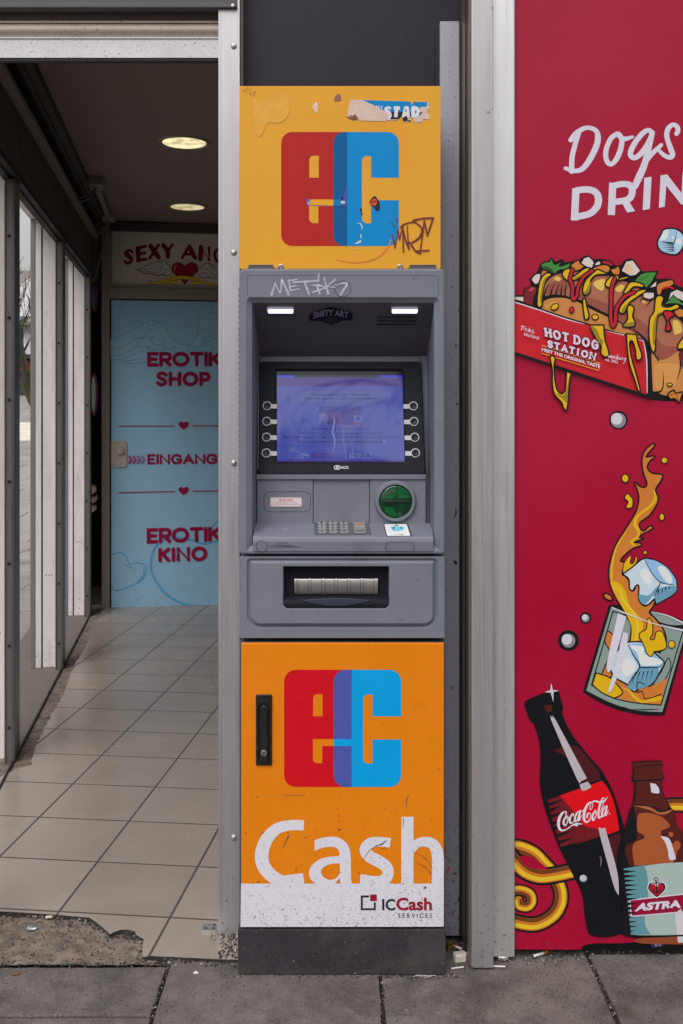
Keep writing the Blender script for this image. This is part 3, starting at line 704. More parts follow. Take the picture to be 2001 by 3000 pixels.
for k in (0, Lh):
    mb = MB(); mb.fbox(Fx, k - .09, k + .09, -.022, .038, -.05, .05); mb.build('terminal_box', BOX, TL, bevel=.004)
CAB = mat('dusty_cable', col(120, 108, 98, 1), rough=.6)
def cable(pts): q = MB(); q.tube(pts, .006, 6); q.build('cable', CAB, TL, smooth=True)
for zz_, sag in ((3.18, .05), (3.2, .02)):
    p0 = WL.pt(3.86, 3.10, .03); p1 = c1 + Vector((0, 0, -.02))
    cable([p0.lerp(p1, t) + Vector((0, 0, -sag * 4 * t * (1 - t))) for t in [k / 10 for k in range(11)]])
p0 = c2 + Vector((0, 0, -.02)); p1 = WL.pt(5.45, 2.72, -.02)
for sg in (.03, .07): cable([p0.lerp(p1, t) + Vector((0, 0, -sg * math.sin(math.pi * t))) for t in [k / 10 for k in range(11)]])
p1 = WL.pt(5.2, 3.11, .04); cable([p0.lerp(p1, t) + Vector((0, 0, -.05 * math.sin(math.pi * t))) for t in [k / 10 for k in range(11)]])
mb = MB(); wbox(mb, .3, 5.3, 0.0005, .045, 3.085, 3.125); tag(mb.build('cable_channel', BOX, bevel=.004), 'long pale cable channel running along the brown header of the left passage wall', 'cable channel')
mb = MB(); wbox(mb, .3, 5.42, .05, .075, 3.2, 3.2615, 0); wbox(mb, .3, 5.42, .0005, .0495, 3.235, 3.2615, 1); wbox(mb, .3, 5.42, .0755, .115, 3.215, 3.2615, 2)
tag(mb.build('curtain_track', [mat('grey_track', col(84, 80, 82, 1), rough=.4, metal=.4), RUBBER, WALLD]), 'grey double track fixed in the corner of passage ceiling and left wall', 'track')
# what shows in the dark corner beside the door, dimness put into the colours
def ornament(px, py, hw, hh, Y, label, inner):
    F = front(Y); u, v = F.px(px, py); k = 1 + Y / D
    t = thing('oval_ornament', label, 'ornament', tuple(F.pt(u, v)), 'oval ornaments in the dark shop corner')
    F = Frame(F.pt(u, v), (1, 0, 0), (0, 0, 1))
    mb = MB(); mb.plate(F, circ(0, 0, hw * k / 1000, hh * k / 1000, seg=30), 0, .02, bev=.004); mb.build('pink_rim', mat('pink_plastic', col(120, 14, 66, .8), rough=.5), t)
    mb = MB(); mb.plate(F, circ(-.002, 0, hw * .7 * k / 1000, hh * .82 * k / 1000, seg=30), .0205, .028, bev=.003); mb.build('face', mat(inner, col(150, 146, 154, .8) if inner == 'white_face' else col(84, 96, 130, .7), rough=.4), t)
ornament(277, 868, 9, 46, 5.75, 'upper oval ornament with pink rim, partly blue, in the dark gap left of the door', 'bluish_face')
ornament(277, 1156, 10, 62, 5.75, 'lower white oval ornament with pink rim in the dark gap left of the door', 'white_face')
RED = mat('red_plastic', col(128, 6, 14, .8), rough=.35, var=.05)
Fp = front(5.72)
def cup(px, py, s, label):
    u, v = Fp.px(px, py); c = Fp.pt(u, v); F = Frame(c, (1, 0, 0), Vector((0, .35, 1)))
    t = thing('cup', label, 'cup', tuple(c), 'red cups beside the door')
    mb = MB(); mb.disc(F, 0, 0, [(.026 * s, -.1), (.036 * s, 0), (.038 * s, .002), (.036 * s, .004)], cap=False); mb.disc(F, 0, 0, [(.035 * s, -.012), (.001, -.012)], cap=True); mb.build('body', RED, t, smooth=True)
    mb = MB(); mb.loft([[F.pt(a, b, n) for a, b in circ(0, 0, q, seg=24)] for q, n in ((.0368 * s, .004), (.0395 * s, .0055), (.0395 * s, .003), (.0385 * s, .003))]); mb.build('rim', mat('white_plastic', col(120, 100, 104, .8), rough=.4), t, smooth=True)
cup(268, 1434, 1.15, 'topmost of the red cups stacked in the dark gap left of the door')
cup(270, 1458, 1.25, 'middle one of the red cups stacked in the dark gap left of the door')
cup(269, 1487, 1.1, 'lowest of the red cups stacked in the dark gap left of the door')

# ------------------------------------------------------------------ the cash machine
AT = thing('cash_machine', 'tall grey cash machine with orange panels above and below, standing in the wall niche', 'cash machine', (0, .12, 0))
GREY = mat('grey_textured_plastic', col(117, 120, 132), rough=.55, var=.06, scale=6, bump=.3, bs=800, stain=((.11, .11, .125, 1), 7, .56, .4), specks=[(420, .66, (.3, .3, .33, 1), None, None, .05), (60, .68, (.1, .1, .1, 1), None, None, .05)])
DGREY = mat('dark_grey_plastic', col(74, 75, 84), rough=.5, var=.06, scale=5, bump=.1, bs=900)
NAVY = mat('bezel_plastic', col(30, 31, 40), rough=.55, var=.06, scale=6, bump=.05, bs=900, spec=.16)
SEAM = mat('dark_seam', (.018, .018, .02, 1), rough=.8)
STEEL = mat('rolled_steel', col(148, 143, 142), rough=.36, metal=.75, var=.06, scale=4, stretch=(60, 1, 1))
YPAN = mat('yellow_panel', col(226, 162, 46), rough=.38, var=.03, scale=3, spec=.3, stain=(col(226, 135, 40), 3.5, .54, .45), specks=[(60, .7, (.2, .13, .06, 1), None, None, .02)])
OPAN = mat('orange_panel', col(226, 128, 14), rough=.38, var=.035, scale=5, stain=(col(190, 100, 20), 11, .6, .5), specks=[(85, .65, (.1, .06, .03, 1), .4, 1.3, .03), (230, .65, (.15, .09, .04, 1), .3, 1.2, .04)], spec=.3)
WPAN = mat('white_print', col(218, 216, 226), rough=.42, var=.03, scale=8, stain=((.38, .34, .3, 1), 16, .56, .45), specks=[(120, .59, (.2, .175, .155, 1), .12, .85, .08), (230, .575, (.3, .27, .245, 1), .12, .7, .08), (26, .6, (.33, .29, .25, 1), .12, .5, .14)])
def rpx(F, x0, y0, x1, y1):
    a, b = F.px(x0, y1), F.px(x1, y0); return a[0], a[1], b[0], b[1]
# cabinet body behind the panels
mb = MB(); mb.box(-.300, .306, .012, .30, .145, .975); mb.box(-.297, .301, .075, .30, .976, 1.235); mb.box(-.292, .284, .24, .30, 1.236, 2.07); mb.box(-.292, .284, .115, .30, 2.071, 2.60)
mb.build('cabinet', DGREY, AT, bevel=.003)
# plinth
PLIN = mat('plinth_metal', col(55, 51, 57), rough=.65, spec=.25, var=.16, scale=7, stain=((.085, .078, .074, 1), 4, .46, .8), bump=.15, bs=400, specks=[(130, .62, (.17, .15, .12, 1), None, None, .05), (40, .7, (.35, .33, .3, 1), None, None, .03)])
F0 = front(0); mb = MB(); a = rpx(F0, 697, 2723, 1306.5, 2857)
mb.box(a[0], a[2], 0, .28, .001, a[3]); pl = mb.build('plinth', PLIN, AT, bevel=.004)
# lower door
Fd = front(-.002)
LDR = rpx(Fd, 706.5, 1885, 1301, 2715)
mb = MB(); mb.plate(Fd, rr(*LDR, .003), -.014, 0, bev=.002, mi=0)
door = mb.build('service_door', OPAN, AT)
z5 = (680, 1860, .42526)
def ec_logo(F, name, parent, z, x0, xo, xb, x1, y0, y1, r, e1, e2, cs, colours, bgm):
    """interlocking letters: e from x0, overlap xo..xb, C up to x1; e1/e2 counters, cs the cut of the C"""
    red, mix, cyan, mixcut = colours; A = Art(F, .0003, .00003, z)
    sq = lambda p: [(u, v) for u, v in p]
    A.fill(rr(x0, y0, xb, y1, (r, 0, 0, r)), red, sm=False)
    A.fill(rr(xo, y0, xb, y1, (r, 0, 0, r)), mix, sm=False)
    A.fill(rr(xb, y0, x1, y1, (0, r, r, 0)), cyan, sm=False)
    q = (x1 - x0) * .038
    A.fill(rr(e1[0], e1[1], e1[2], e1[3], (q, 0, 0, 0)), bgm, sm=False)
    A.fill([(e2[0], e2[1]), (xo, e2[1]), (xo, e2[2]), (e2[3], e2[2]), (e2[3], e2[4])] + [(p[0], p[1]) for p in rr(e2[0], e2[2], e2[3], e2[4], (0, 0, 0, q))[-6:]], bgm, sm=False)
    A.fill([(xo, e2[1]), (xb, e2[1]), (xb, e2[2]), (xo, e2[2])], mixcut, sm=False)
    A.fill(rr(cs[0], cs[1], cs[2], cs[4], (q, 0, 0, q)), bgm, sm=False)
    A.fill([(cs[2] - .3, cs[3]), (x1 + .4, cs[3]), (x1 + .4, cs[5]), (cs[2] - .3, cs[5])], bgm, sm=False)
    return A.build(name, parent)
_fillorig = Art.fill
def _ccwfill(s, pts, c, sm=True, line=None, k=5): return _fillorig(s, pts, c, sm, line, k)
lg = ec_logo(Fd, 'logo', door, z5, 358, 699, 824.5, 1165, 240, 1048, 80, (558, 408, 623, 560), (557, 718, 765, 621, 884), (903, 410, 967, 561, 885, 720), ((204, 12, 30), (76, 88, 168), (0, 158, 224), (0, 162, 228)), OPAN)
A = Art(Fd, .0003, .00003, z5)
A.fill([(61, 1713, 1), (1459, 1713, 1), (1457, 2010, 1), (58, 2012, 1)], WPAN, sm=False)
A.stroke([(494, 1312, 1), (400, 1311), (310, 1335), (240, 1405), (205, 1500), (214, 1585), (262, 1650), (330, 1694), (400, 1704), (494, 1690, 1)], [72, 70, 76, 86, 92, 92, 88, 86, 90, 70], WPAN, cap=False)
A.fill([(262, 1670, 1), (494, 1640, 1), (496, 1714, 1), (296, 1714, 1)], WPAN, sm=False)
A.fill([(568, 1413, 1), (640, 1394), (720, 1393), (785, 1430), (815, 1500), (818, 1600), (822, 1714, 1), (745, 1714, 1), (742, 1665, 1), (728, 1692), (705, 1714, 1), (575, 1714, 1), (540, 1680), (530, 1640), (548, 1590), (600, 1548), (660, 1530), (740, 1522, 1), (736, 1488), (712, 1465), (670, 1460), (620, 1467), (569, 1488, 1)], WPAN)
A.fill([(741, 1573, 1), (680, 1578), (632, 1598), (611, 1632), (630, 1668), (675, 1688), (715, 1675), (741, 1640)], OPAN)
A.stroke([(1090, 1432, 1), (1010, 1424), (950, 1435), (918, 1478), (945, 1524), (1010, 1560), (1062, 1598), (1074, 1648), (1040, 1692), (970, 1702), (884, 1690, 1)], [66, 66, 74, 80, 82, 82, 80, 76, 78, 84, 86], WPAN, cap=False)
A.fill([(884, 1650, 1), (975, 1672), (1080, 1680, 1), (1050, 1714, 1), (880, 1714, 1)], WPAN, sm=False)
A.fill([(1166, 1253, 1), (1250, 1253, 1), (1249, 1714, 1), (1165, 1714, 1)], WPAN, sm=False)
A.stroke([(1235, 1490, 1), (1270, 1440), (1335, 1424), (1392, 1452), (1417, 1530), (1416, 1714, 1)], [50, 60, 68, 78, 82, 82], WPAN, cap=False)
A.build('lettering', door)
SCU = mat('brown_scuff', (.2, .13, .09, 1), rough=.8, var=.5, scale=60)
for p, wd in (([(985, 1450), (1030, 1440), (1065, 1412)], [3, 10, 2]), ([(350, 1465), (390, 1380)], [3, 9]), ([(345, 1102), (500, 1102)], [2, 3]), ([(1205, 1200), (1200, 1140), (1215, 1100)], [2, 6, 2]),
              ([(1260, 1560), (1330, 1600), (1375, 1650)], [1, 4, 2]), ([(1230, 1480), (1320, 1530), (1385, 1610)], [1, 3, 1]), ([(900, 1560), (950, 1480), (1040, 1430)], [1, 4, 1]), ([(1180, 1260), (1178, 1330)], [5, 2]), ([(1320, 1745), (1336, 1735)], [12, 16])):
    A = Art(Fd, .0016, .00003, z5); A.stroke(p, wd, SCU, cap=False); A.build('scuff', door)
A = Art(Fd, .0014, .00003, z5); INKB, INKR = (36, 34, 46), (150, 22, 46)
A.stroke([(942, 1800, 1), (893, 1800, 1), (893, 1888, 1), (983, 1888, 1), (983, 1842, 1)], 13, INKB, sm=False, cap=False)
A.fill(rr(951, 1787, 997, 1832, 6), INKR, sm=False)
A.text('IC', quadl(1034, 1817, 1124, 1897), INKB, bold=.02); A.text('Cash', quadl(1130, 1808, 1376, 1897), INKR, bold=.028)
A.text('S E R V I C E S', quadl(1144, 1916, 1376, 1947), INKB, bold=.004)
A.build('company_mark', door)
# recessed swing handle
HB = mat('handle_black', (.012, .012, .013, 1), rough=.42, var=.3, scale=20, bump=.1, bs=500, stain=((.06, .06, .065, 1), 30, .55, .5))
mb = MB(); a = rpx(Fd, 750, 2034, 797, 2241); mb.ring(Fd, rr(*a, .003), rr(a[0] + .008, a[1] + .012, a[2] - .008, a[3] - .024, (.004, .004, .014, .014)), 0, .006, .0015); mb.plate(Fd, rr(a[0] + .002, a[1] + .002, a[2] - .002, a[3] - .002, .002), .0002, .0012)
hd = mb.build('handle', HB, door)
mb = MB(); mb.plate(Fd, rr(a[0] + .011, a[1] + .005, a[2] - .011, a[3] - .03, (.008, .008, .012, .012)), .0014, .0105, bev=.004); mb.build('lever', HB, hd)
u, v = Fd.px(774, 2203); mb = MB(); mb.disc(Fd, u, v, [(.0095, .009), (.009, .0125), (.0078, .0132)], seg=20); mb.fbox(Fd, u - .0012, u + .0012, v - .006, v + .006, .0133, .0136, 1); mb.build('lock', [STEEL, SEAM], hd)
# dispenser section
Fs = front(.004); mb = MB(); a = rpx(Fs, 702, 1631, 1303, 1870); o = rr(*a, .004)
MD = rpx(Fs, 724, 1637, 1281, 1840)
def mid(q): return rr(MD[0] + q, MD[1] + q, MD[2] - q, MD[3] - q * (1 if q < 0 else .75), (.04 - q, .04 - q, max(.012 - q, .004), max(.012 - q, .004)), seg=8)
MID = mid(0); o = rr(*a, .004, seg=8)
op = rpx(Fs, 828, 1657, 1142, 1784); OP = rr(*op, (.018, .018, .005, .005), seg=8)
mb.ring(Fs, o, MID, -.07, 0, .0015)
mb.loft([[Fs.pt(u, v, n) for u, v in MID_] for MID_, n in ((MID, -.001), (mid(.004), -.006), (mid(.007), -.006), (mid(.011), .003), (mid(.016), .0065))])
mb.loft([[Fs.pt(u, v, n) for u, v in l] for l, n in ((mid(.016), .0065), (OP, .0065), (inset(OP, .002), .004), (inset(OP, .003), -.03))])
dsp = mb.build('dispenser_section', GREY, AT)
mb = MB(); mb.fbox(Fs, op[0] - .004, op[2] + .004, op[1] - .004, op[3] + .004, -.06, -.0302)
q0 = Fs.px(0, 1697)[1]; q1 = Fs.px(0, 1747)[1]; q2 = Fs.px(0, 1756)[1]
mb.loft([[Fs.pt(op[0] + .003, v, n) for v, n in ((q1, -.029), (q2, .001), (q2 - .012, .0045), (op[1] + .003, .003), (op[1] + .003, -.029))][::-1], [Fs.pt(op[2] - .003, v, n) for v, n in ((q1, -.029), (q2, .001), (q2 - .012, .0045), (op[1] + .003, .003), (op[1] + .003, -.029))][::-1]], True, True)
mb.build('dispenser_tray', NAVY, dsp)
mb = MB(); xa_, xb_ = Fs.px(885, 0)[0], Fs.px(1085, 0)[0]; lens = [(xa_ + (xb_ - xa_) * t / 20, q2 - .002 + .006 * math.sin(math.pi * t / 20)) for t in range(21)] + [(xb_ - (xb_ - xa_) * t / 20, q2 - .004 - .015 * math.sin(math.pi * t / 20)) for t in range(1, 20)]
mb.plate(Fs, [p for p in lens][::-1], .001, .0055, bev=.0012); mb.build('tray_highlight', mat('bezel_plastic_sheen', col(52, 57, 74), rough=.3), dsp)  # lens-shaped highlight on the tray, put in as a paler plate
mb = MB(); x0_, x1_ = Fs.px(861, 0)[0], Fs.px(1108, 0)[0]
edges = [861, 868.5, 874, 903, 911, 941, 952, 980, 989, 1018, 1026, 1056, 1066, 1096, 1108]
for i, (e0, e1) in enumerate(zip(edges, edges[1:])):
    u0_, u1_ = Fs.px(e0, 0)[0], Fs.px(e1, 0)[0]
    rr_ = .0108 if i % 2 else .0104
    loop = [(.0 + rr_ * math.cos(t) * .6 - .022, (q0 + q1) / 2 + (q0 - q1) / 2 * math.sin(t) * (rr_ / .011)) for t in [math.pi * (k / 10 - .5) for k in range(11)]]
    mb.loft([[Fs.pt(u, v, n) for n, v in loop] for u in (u0_ + .0005, u1_ - .0005)], True, True)
mb.build('dispenser_shutter', STEEL, dsp)

# hood: the frame round the screen
Ff = front(0)
HO = rpx(Ff, 697.5, 787.5, 1303.5, 1624)
HI = rpx(Ff, 724.5, 873, 1285.5, 1612)
mb = MB(); outer = rr(HO[0] + .003, *HO[1:], (.01, .01, .012, .012)); inner = rr(*HI, (.004, .004, .014, .014))
lo = [(outer, -.10), (outer, -.007), (inset(outer, .0015), -.002), (inset(outer, .005), 0), (inset(inner, -.003), 0), (inner, -.003), (inset(inner, .0125), -.012)]
mb.loft([[Ff.pt(u, v, n) for u, v in l] for l, n in lo])
ii = inset(inner, .0125)
xl_, xr_ = ii[0][0], max(p[0] for p in ii); ztop = max(p[1] for p in ii); zbot = min(p[1] for p in ii)
# inside walls and sloping ceiling
TA = R(15.3)
FB = Frame((-.0025, .152, 1.637), (1, 0, 0), (0, math.sin(TA), math.cos(TA)))       # tilted screen plane
YB = .215
def hoodback(p):
    x, z = p; t = (z - zbot) / (ztop - zbot)
    return Vector((x * (.985 if t > .5 else .985), .125 + (YB - .125) * t, z if t < .5 else 1.828 + (z - ztop)))
mb.loft([[Ff.pt(u, v, -.012) for u, v in ii], [hoodback(p) for p in ii]])
mb.add([hoodback((xl_, ztop)) + Vector((0, 0, .002)), hoodback((xr_, ztop)) + Vector((0, 0, .002)), Vector((xr_, .14, 1.3)), Vector((xl_, .14, 1.3))], [(0, 3, 2, 1)])
hood = mb.build('hood', GREY, AT, smooth=False)
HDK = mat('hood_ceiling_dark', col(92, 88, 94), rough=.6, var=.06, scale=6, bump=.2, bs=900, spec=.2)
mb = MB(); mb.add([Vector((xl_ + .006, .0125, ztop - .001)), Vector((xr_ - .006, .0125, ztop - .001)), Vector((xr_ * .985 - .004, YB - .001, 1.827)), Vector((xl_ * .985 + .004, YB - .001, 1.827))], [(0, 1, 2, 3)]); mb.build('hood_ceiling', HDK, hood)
# engraved header field and its round blank
z3c = (680, 760, .42092)
A = Art(Ff, .0002, .00003, z3c); GRV = mat('groove_shadow', col(82, 84, 92), rough=.7); GRVD = mat('groove_dark', (.02, .02, .022, 1), rough=.8)
A.stroke(rr(106, 112, 1436, 264, 24), 4, GRV, closed=True, sm=False)
A.stroke(circ(772, 205, 56, seg=32), 3, GRVD, closed=True, sm=False)
A.build('header_field', hood)
GRAF = mat('grey_marker', col(176, 180, 188), rough=.5, var=.3, scale=40)
A = Art(Ff, .0006, .00003, z3c)
for p, wd in (([(275, 245), (300, 165)], [18, 12]), ([(300, 165), (335, 230), (345, 140)], [8, 10, 12]), ([(345, 140), (395, 245)], [14, 20]), ([(395, 145), (405, 215)], 13), ([(388, 150), (450, 140)], 9), ([(405, 190), (445, 185)], 9), ([(405, 218), (470, 205)], 12),
              ([(425, 160), (600, 150)], [12, 18]), ([(505, 160), (535, 240)], [14, 18]), ([(603, 105), (600, 155)], [12, 10]), ([(555, 180), (625, 185)], 14), ([(560, 230), (640, 200), (600, 175)], 12), ([(590, 180), (610, 240)], 14), ([(640, 130), (670, 240)], [12, 16]), ([(718, 140), (645, 205)], [16, 10]), ([(650, 190), (715, 195)], 9), ([(715, 180), (790, 165), (795, 185), (755, 245)], [8, 14, 16, 18])):
    A.stroke(p, wd, GRAF, k=6)
A.build('scrawl', hood)
# rubbed rib edge on the left
mb = MB()
for k in range(46): mb.box(-.3022, -.2968, .002, .012, 1.262 + .0165 * k, 1.262 + .0165 * k + .0125)
mb.build('edge_ribs', GREY, hood, bevel=.002)
# ceiling of the hood: plane for lamps, sticker, speaker slits
ca, cb = Vector((0, .012, ztop)), Vector((0, YB, 1.828))
FC = Frame(ca, (1, 0, 0), ca - cb)
FC = Frame(ca, (-1, 0, 0), cb - ca) if FC.n.z > 0 else FC
def ceilrect(x0, y0, x1, y1):
    ps = [FC.px(x0, y1), FC.px(x1, y1), FC.px(x1, y0), FC.px(x0, y0)]
    return min(p[0] for p in ps), min(p[1] for p in ps), max(p[0] for p in ps), max(p[1] for p in ps)
LED = mat('led_lens', (.9, .9, 1, 1), rough=.2, emit=(.72, .72, 1, 1), es=4.0, var=0)
LEDR = mat('led_rim', col(150, 150, 170), rough=.3)
for x0, x1 in ((783, 862), (1145.5, 1225)):
    q = ceilrect(x0, 896.5, x1, 912); mb = MB()
    d_ = Frame(FC.pt(0, 0, .0022), FC.u, FC.v)
    o_ = rr(*q, .006); mb.ring(d_, o_, inset(o_, .004), 0, .008, .001); lp = mb.build('lamp', LEDR, hood)
    mb = MB(); mb.plate(d_, inset(o_, .0045), 0, .010, bev=.002); mb.build('lens', LED, lp)
A = Art(FC, .0026, .00004, z3c)
for k, (xa2, xb2, yy) in enumerate(((1012, 1283, 401), (1008, 1280, 425), (1004, 1276, 449))):
    A.fill([(xa2, yy - 5), (xb2, yy - 5), (xb2, yy + 5), (xa2, yy + 5)], GRVD, sm=False); A.fill([(xa2, yy + 5.5), (xb2, yy + 5.5), (xb2, yy + 9), (xa2, yy + 9)], (110, 110, 118), sm=False)
A.build('speaker_slits', hood)
A = Art(FC, .0026, .00004, (880, 880, .11480)); SBK = (8, 8, 10)
A.fill([(215, 480, 1), (230, 350), (310, 290), (430, 240), (560, 210), (660, 170), (770, 135, 1), (890, 170), (1000, 200), (1120, 240), (1290, 290), (1325, 380), (1320, 490), (1100, 500), (950, 560), (880, 580), (790, 620, 1), (700, 580), (600, 550), (480, 510), (300, 515)], (52, 52, 62))
A.fill([(235, 470, 1), (245, 360), (320, 300), (440, 255), (570, 225), (660, 185), (770, 148, 1), (890, 185), (1000, 212), (1120, 255), (1280, 305), (1310, 380), (1300, 480), (1100, 488), (950, 545), (880, 565), (790, 605, 1), (700, 565), (600, 535), (480, 498), (310, 505)], SBK)
A.fill([(600, 470), (790, 400), (980, 470), (900, 530), (790, 580, 1), (680, 530)], (44, 42, 28))
A.text('SkillTY ART', [(325, 290), (1230, 290), (1225, 455), (330, 455)], (128, 128, 136), bold=.03, arc=75)
A.build('dark_sticker', hood)
# screen surround
zb3 = z3c
def fb(x, y): return FB.px(zb3[0] + x * zb3[2], zb3[1] + y * zb3[2])
bz = [fb(182, 1497), fb(1347, 1497), fb(1318, 709), fb(188, 709)]
def rquad(ps, r, seg=6):
    """rounded quadrilateral, ccw"""
    out = []; n = 4
    for i in range(4):
        p0, p, p1 = Vector(ps[i - 1]), Vector(ps[i]), Vector(ps[(i + 1) % 4]); a = p + (p0 - p).normalized() * r; b = p + (p1 - p).normalized() * r
        for k in range(seg + 1):
            t = k / seg; out.append(tuple(a * (1 - t) ** 2 + p * 2 * t * (1 - t) + b * t * t))
    return out
BZ = rquad(bz, .014); sq = [fb(306, 1412), fb(1204, 1412), fb(1188, 770), fb(306, 770)]; SQ = rquad(sq, .006)
mb = MB(); mb.loft([[FB.pt(u, v, n) for u, v in l] for l, n in ((BZ, -.02), (BZ, -.003), (inset(BZ, .003), 0), (inset(SQ, -.005), 0), (SQ, -.004), (inset(SQ, .001), -.012))])
bezel = mb.build('screen_surround', NAVY, AT)
top = rquad([fb(181, 1500), fb(1348, 1500), fb(1319, 668), fb(187, 668)], .02)
mb = MB(); mb.loft([[FB.pt(u, v, n) for u, v in l] for l, n in ((top, -.03), (top, -.008), (inset(top, .003), -.004), (inset(top, .006), -.0035), (inset(SQ, -.012), -.0035))]); mb.build('screen_lip', GREY, hood)
# lit screen
FS = Frame(FB.pt(0, 0, -.009), FB.u, FB.v)
def emi(name, c, e, s, rough=.06):
    m = mat(name, c, rough=rough, emit=e, es=s, var=0, spec=.5); return m
def E(r, g, b, s=.62): return mat('lit_%d_%d_%d' % (r, g, b), (.008, .008, .014, 1), rough=.04, var=.0, emit=(lin(r) * .82, lin(g) * .92, lin(b) * 1.05, 1), es=s, spec=.75)
def fs(x, y): return FS.px(zb3[0] + x * zb3[2], zb3[1] + y * zb3[2])
A = Art(FS, .0, .00002, z3c)
A.fill([(300, 1416), (1208, 1416), (1192, 765), (300, 765)], mat('dark_glass', (.006, .006, .012, 1), rough=.06, var=0), sm=False)
A.fill([(311, 1408), (1201, 1408), (1184, 806), (314, 806)], E(86, 92, 182), sm=False)
A.fill([(316, 882), (1184, 882), (1183, 822), (316, 822)], E(86, 62, 148), sm=False)
A.fill([(314, 818), (430, 818), (432, 806), (314, 806)], E(40, 30, 220), sm=False); A.fill([(1022, 818), (1184, 818), (1184, 806), (1024, 806)], E(40, 30, 220), sm=False)
A.fill([(432, 822), (1022, 822), (1022, 806), (432, 806)], E(20, 18, 50), sm=False)
A.fill([(311, 1408), (1201, 1408), (1201, 1394), (311, 1394)], E(92, 60, 160), sm=False)
A.fill(rr(400, 916, 1106, 992, 10), E(92, 98, 176), sm=False); A.stroke(rr(400, 914, 1108, 994, 12), 2.5, E(120, 60, 130), closed=True, sm=False)
TX = E(44, 46, 112)
for s_, q, b_ in (('Tintenschutz für mehr Sicherheit!', quadl(550, 929, 955, 951), .02), ('Aufbruch zwecklos, Geld wird eingefärbt!', quadl(498, 958, 1002, 981), .02), ('Ink protection for more security!', quadl(556, 1168, 955, 1192), .02),
                  ('Банкомат защищён чернильным картриджем!', quadl(460, 1198, 1052, 1222), .0), ('Bancomatul este protejat cu sistemul de degradare a bancnotelor!', quadl(347, 1226, 1166, 1251), .02), ('Ochrona tuszem dla większego bezpieczeństwa', quadl(457, 1256, 1048, 1282), .02)):
    A.text(s_, q, TX, bold=b_)
A.fill(quadl(607, 1018, 902, 1085), E(66, 66, 160), sm=False); A.fill([(607, 1075), (640, 1065), (670, 1085), (670, 1152), (607, 1152)], E(112, 116, 190), sm=False)
A.fill(quadl(670, 1064, 770, 1152), E(104, 70, 150), sm=False); A.fill(quadl(770, 1060, 848, 1152), E(64, 62, 158), sm=False); A.fill(quadl(848, 1085, 902, 1152), E(112, 112, 186), sm=False)
A.dot(876, 1107, 15, E(50, 58, 160)); A.fill(quadl(848, 1136, 902, 1150), E(120, 60, 120), sm=False)
A.text('50', quadl(613, 1128, 643, 1150), TX, bold=.01); A.text('EURO', quadl(652, 1130, 690, 1148), TX, bold=.04)
A.fill(quadl(545, 1347, 813, 1385), E(64, 68, 168), sm=False); A.dot(588, 1366, 16, E(112, 60, 140)); A.dot(630, 1366, 12, E(100, 60, 150)); A.dot(695, 1366, 16, E(110, 56, 140)); A.dot(660, 1366, 12, E(60, 80, 180)); A.dot(770, 1366, 14, E(60, 76, 182))
A.fill(quadl(816, 1352, 885, 1380), E(118, 124, 196), sm=False); A.text('VISA', quadl(828, 1356, 876, 1376), TX, bold=.03, shear=4)
A.fill(quadl(888, 1346, 926, 1370), E(110, 116, 190), sm=False); A.text('V', quadl(898, 1349, 917, 1367), TX, bold=.03); A.fill(quadl(930, 1346, 970, 1385), E(98, 106, 192), sm=False); A.fill([(948, 1352), (938, 1376), (958, 1376)], TX, sm=False)
DUST = mat('screen_dust', (.16, .17, .24, 1), rough=.9, emit=(lin(70), lin(78), lin(165), 1), es=.6)
r2 = random.Random(12)
for p, wd in (([(700, 1080), (712, 1130), (700, 1200), (716, 1260), (705, 1330)], [3, 12, 16, 9, 4]), ([(772, 1180), (778, 1280), (796, 1390)], [2, 4, 3]), ([(830, 1270), (845, 1380)], [2, 4]), ([(1050, 1262), (1062, 1270), (1078, 1268)], [8, 18, 8]), ([(488, 1352), (530, 1368)], [6, 10]), ([(795, 830), (800, 1000)], [2, 3])):
    A.stroke(p, wd, DUST, cap=False)
for _ in range(110): A.dot(r2.uniform(320, 1180), r2.uniform(830, 1390), r2.uniform(1, 3.4), DUST)
A.build('screen', bezel)
# maker's mark under the screen
A = Art(FB, .0003, .00003, z3c); SIL = (196, 194, 200)
for cx_ in (724, 738): A.stroke(circ(cx_, 1448, 13, seg=20), 6, SIL, closed=True, sm=False)
A.stroke([(722, 1454), (740, 1440)], 4, SIL); A.text('NCR', quadl(757, 1438, 812, 1458), SIL, bold=.03)
A.build('maker_mark', bezel)
# eight function keys
FK = Frame(FB.pt(0, 0, .0004), FB.u, FB.v)
KB = mat('key_blue_black', col(24, 32, 54), rough=.35, spec=.25)
KR = mat('key_ring', col(196, 192, 194), rough=.45)
for side, ks in ((0, ((244, 1019), (242, 1127), (240, 1237), (238, 1347))), (1, ((1261, 1020), (1265, 1128), (1271, 1238), (1275, 1347)))):
    for x, yy in ks:
        c = FK.px(z3c[0] + x * z3c[2], z3c[1] + yy * z3c[2]); mb = MB()
        Rr = .0140; d = (0, 1) if side == 0 else (0, -1)
        tail = fs(312 if side == 0 else 1192 + (yy - 1020) * .035, yy + 4)[0]
        sg = 1 if side == 0 else -1
        mb.loft([[FK.pt(u, v, n) for u, v in circ(*c, q, seg=28)] for q, n in ((Rr, 0), (Rr, .0012), (.0095, .0012), (.0095, 0))])
        u0_, u1_ = sorted((c[0] + sg * Rr * .93, tail)); mb.fbox(FK, u0_, u1_, c[1] - .0088, c[1] + .0052, 0, .0011)
        kb = mb.build('function_key', KR, bezel)
        mb = MB(); mb.disc(FK, *c, [(.0112, .0002), (.0108, .0032), (.0075, .0024), (.004, .0016), (.001, .0014)], seg=24); mb.build('button', KB, kb, smooth=True)
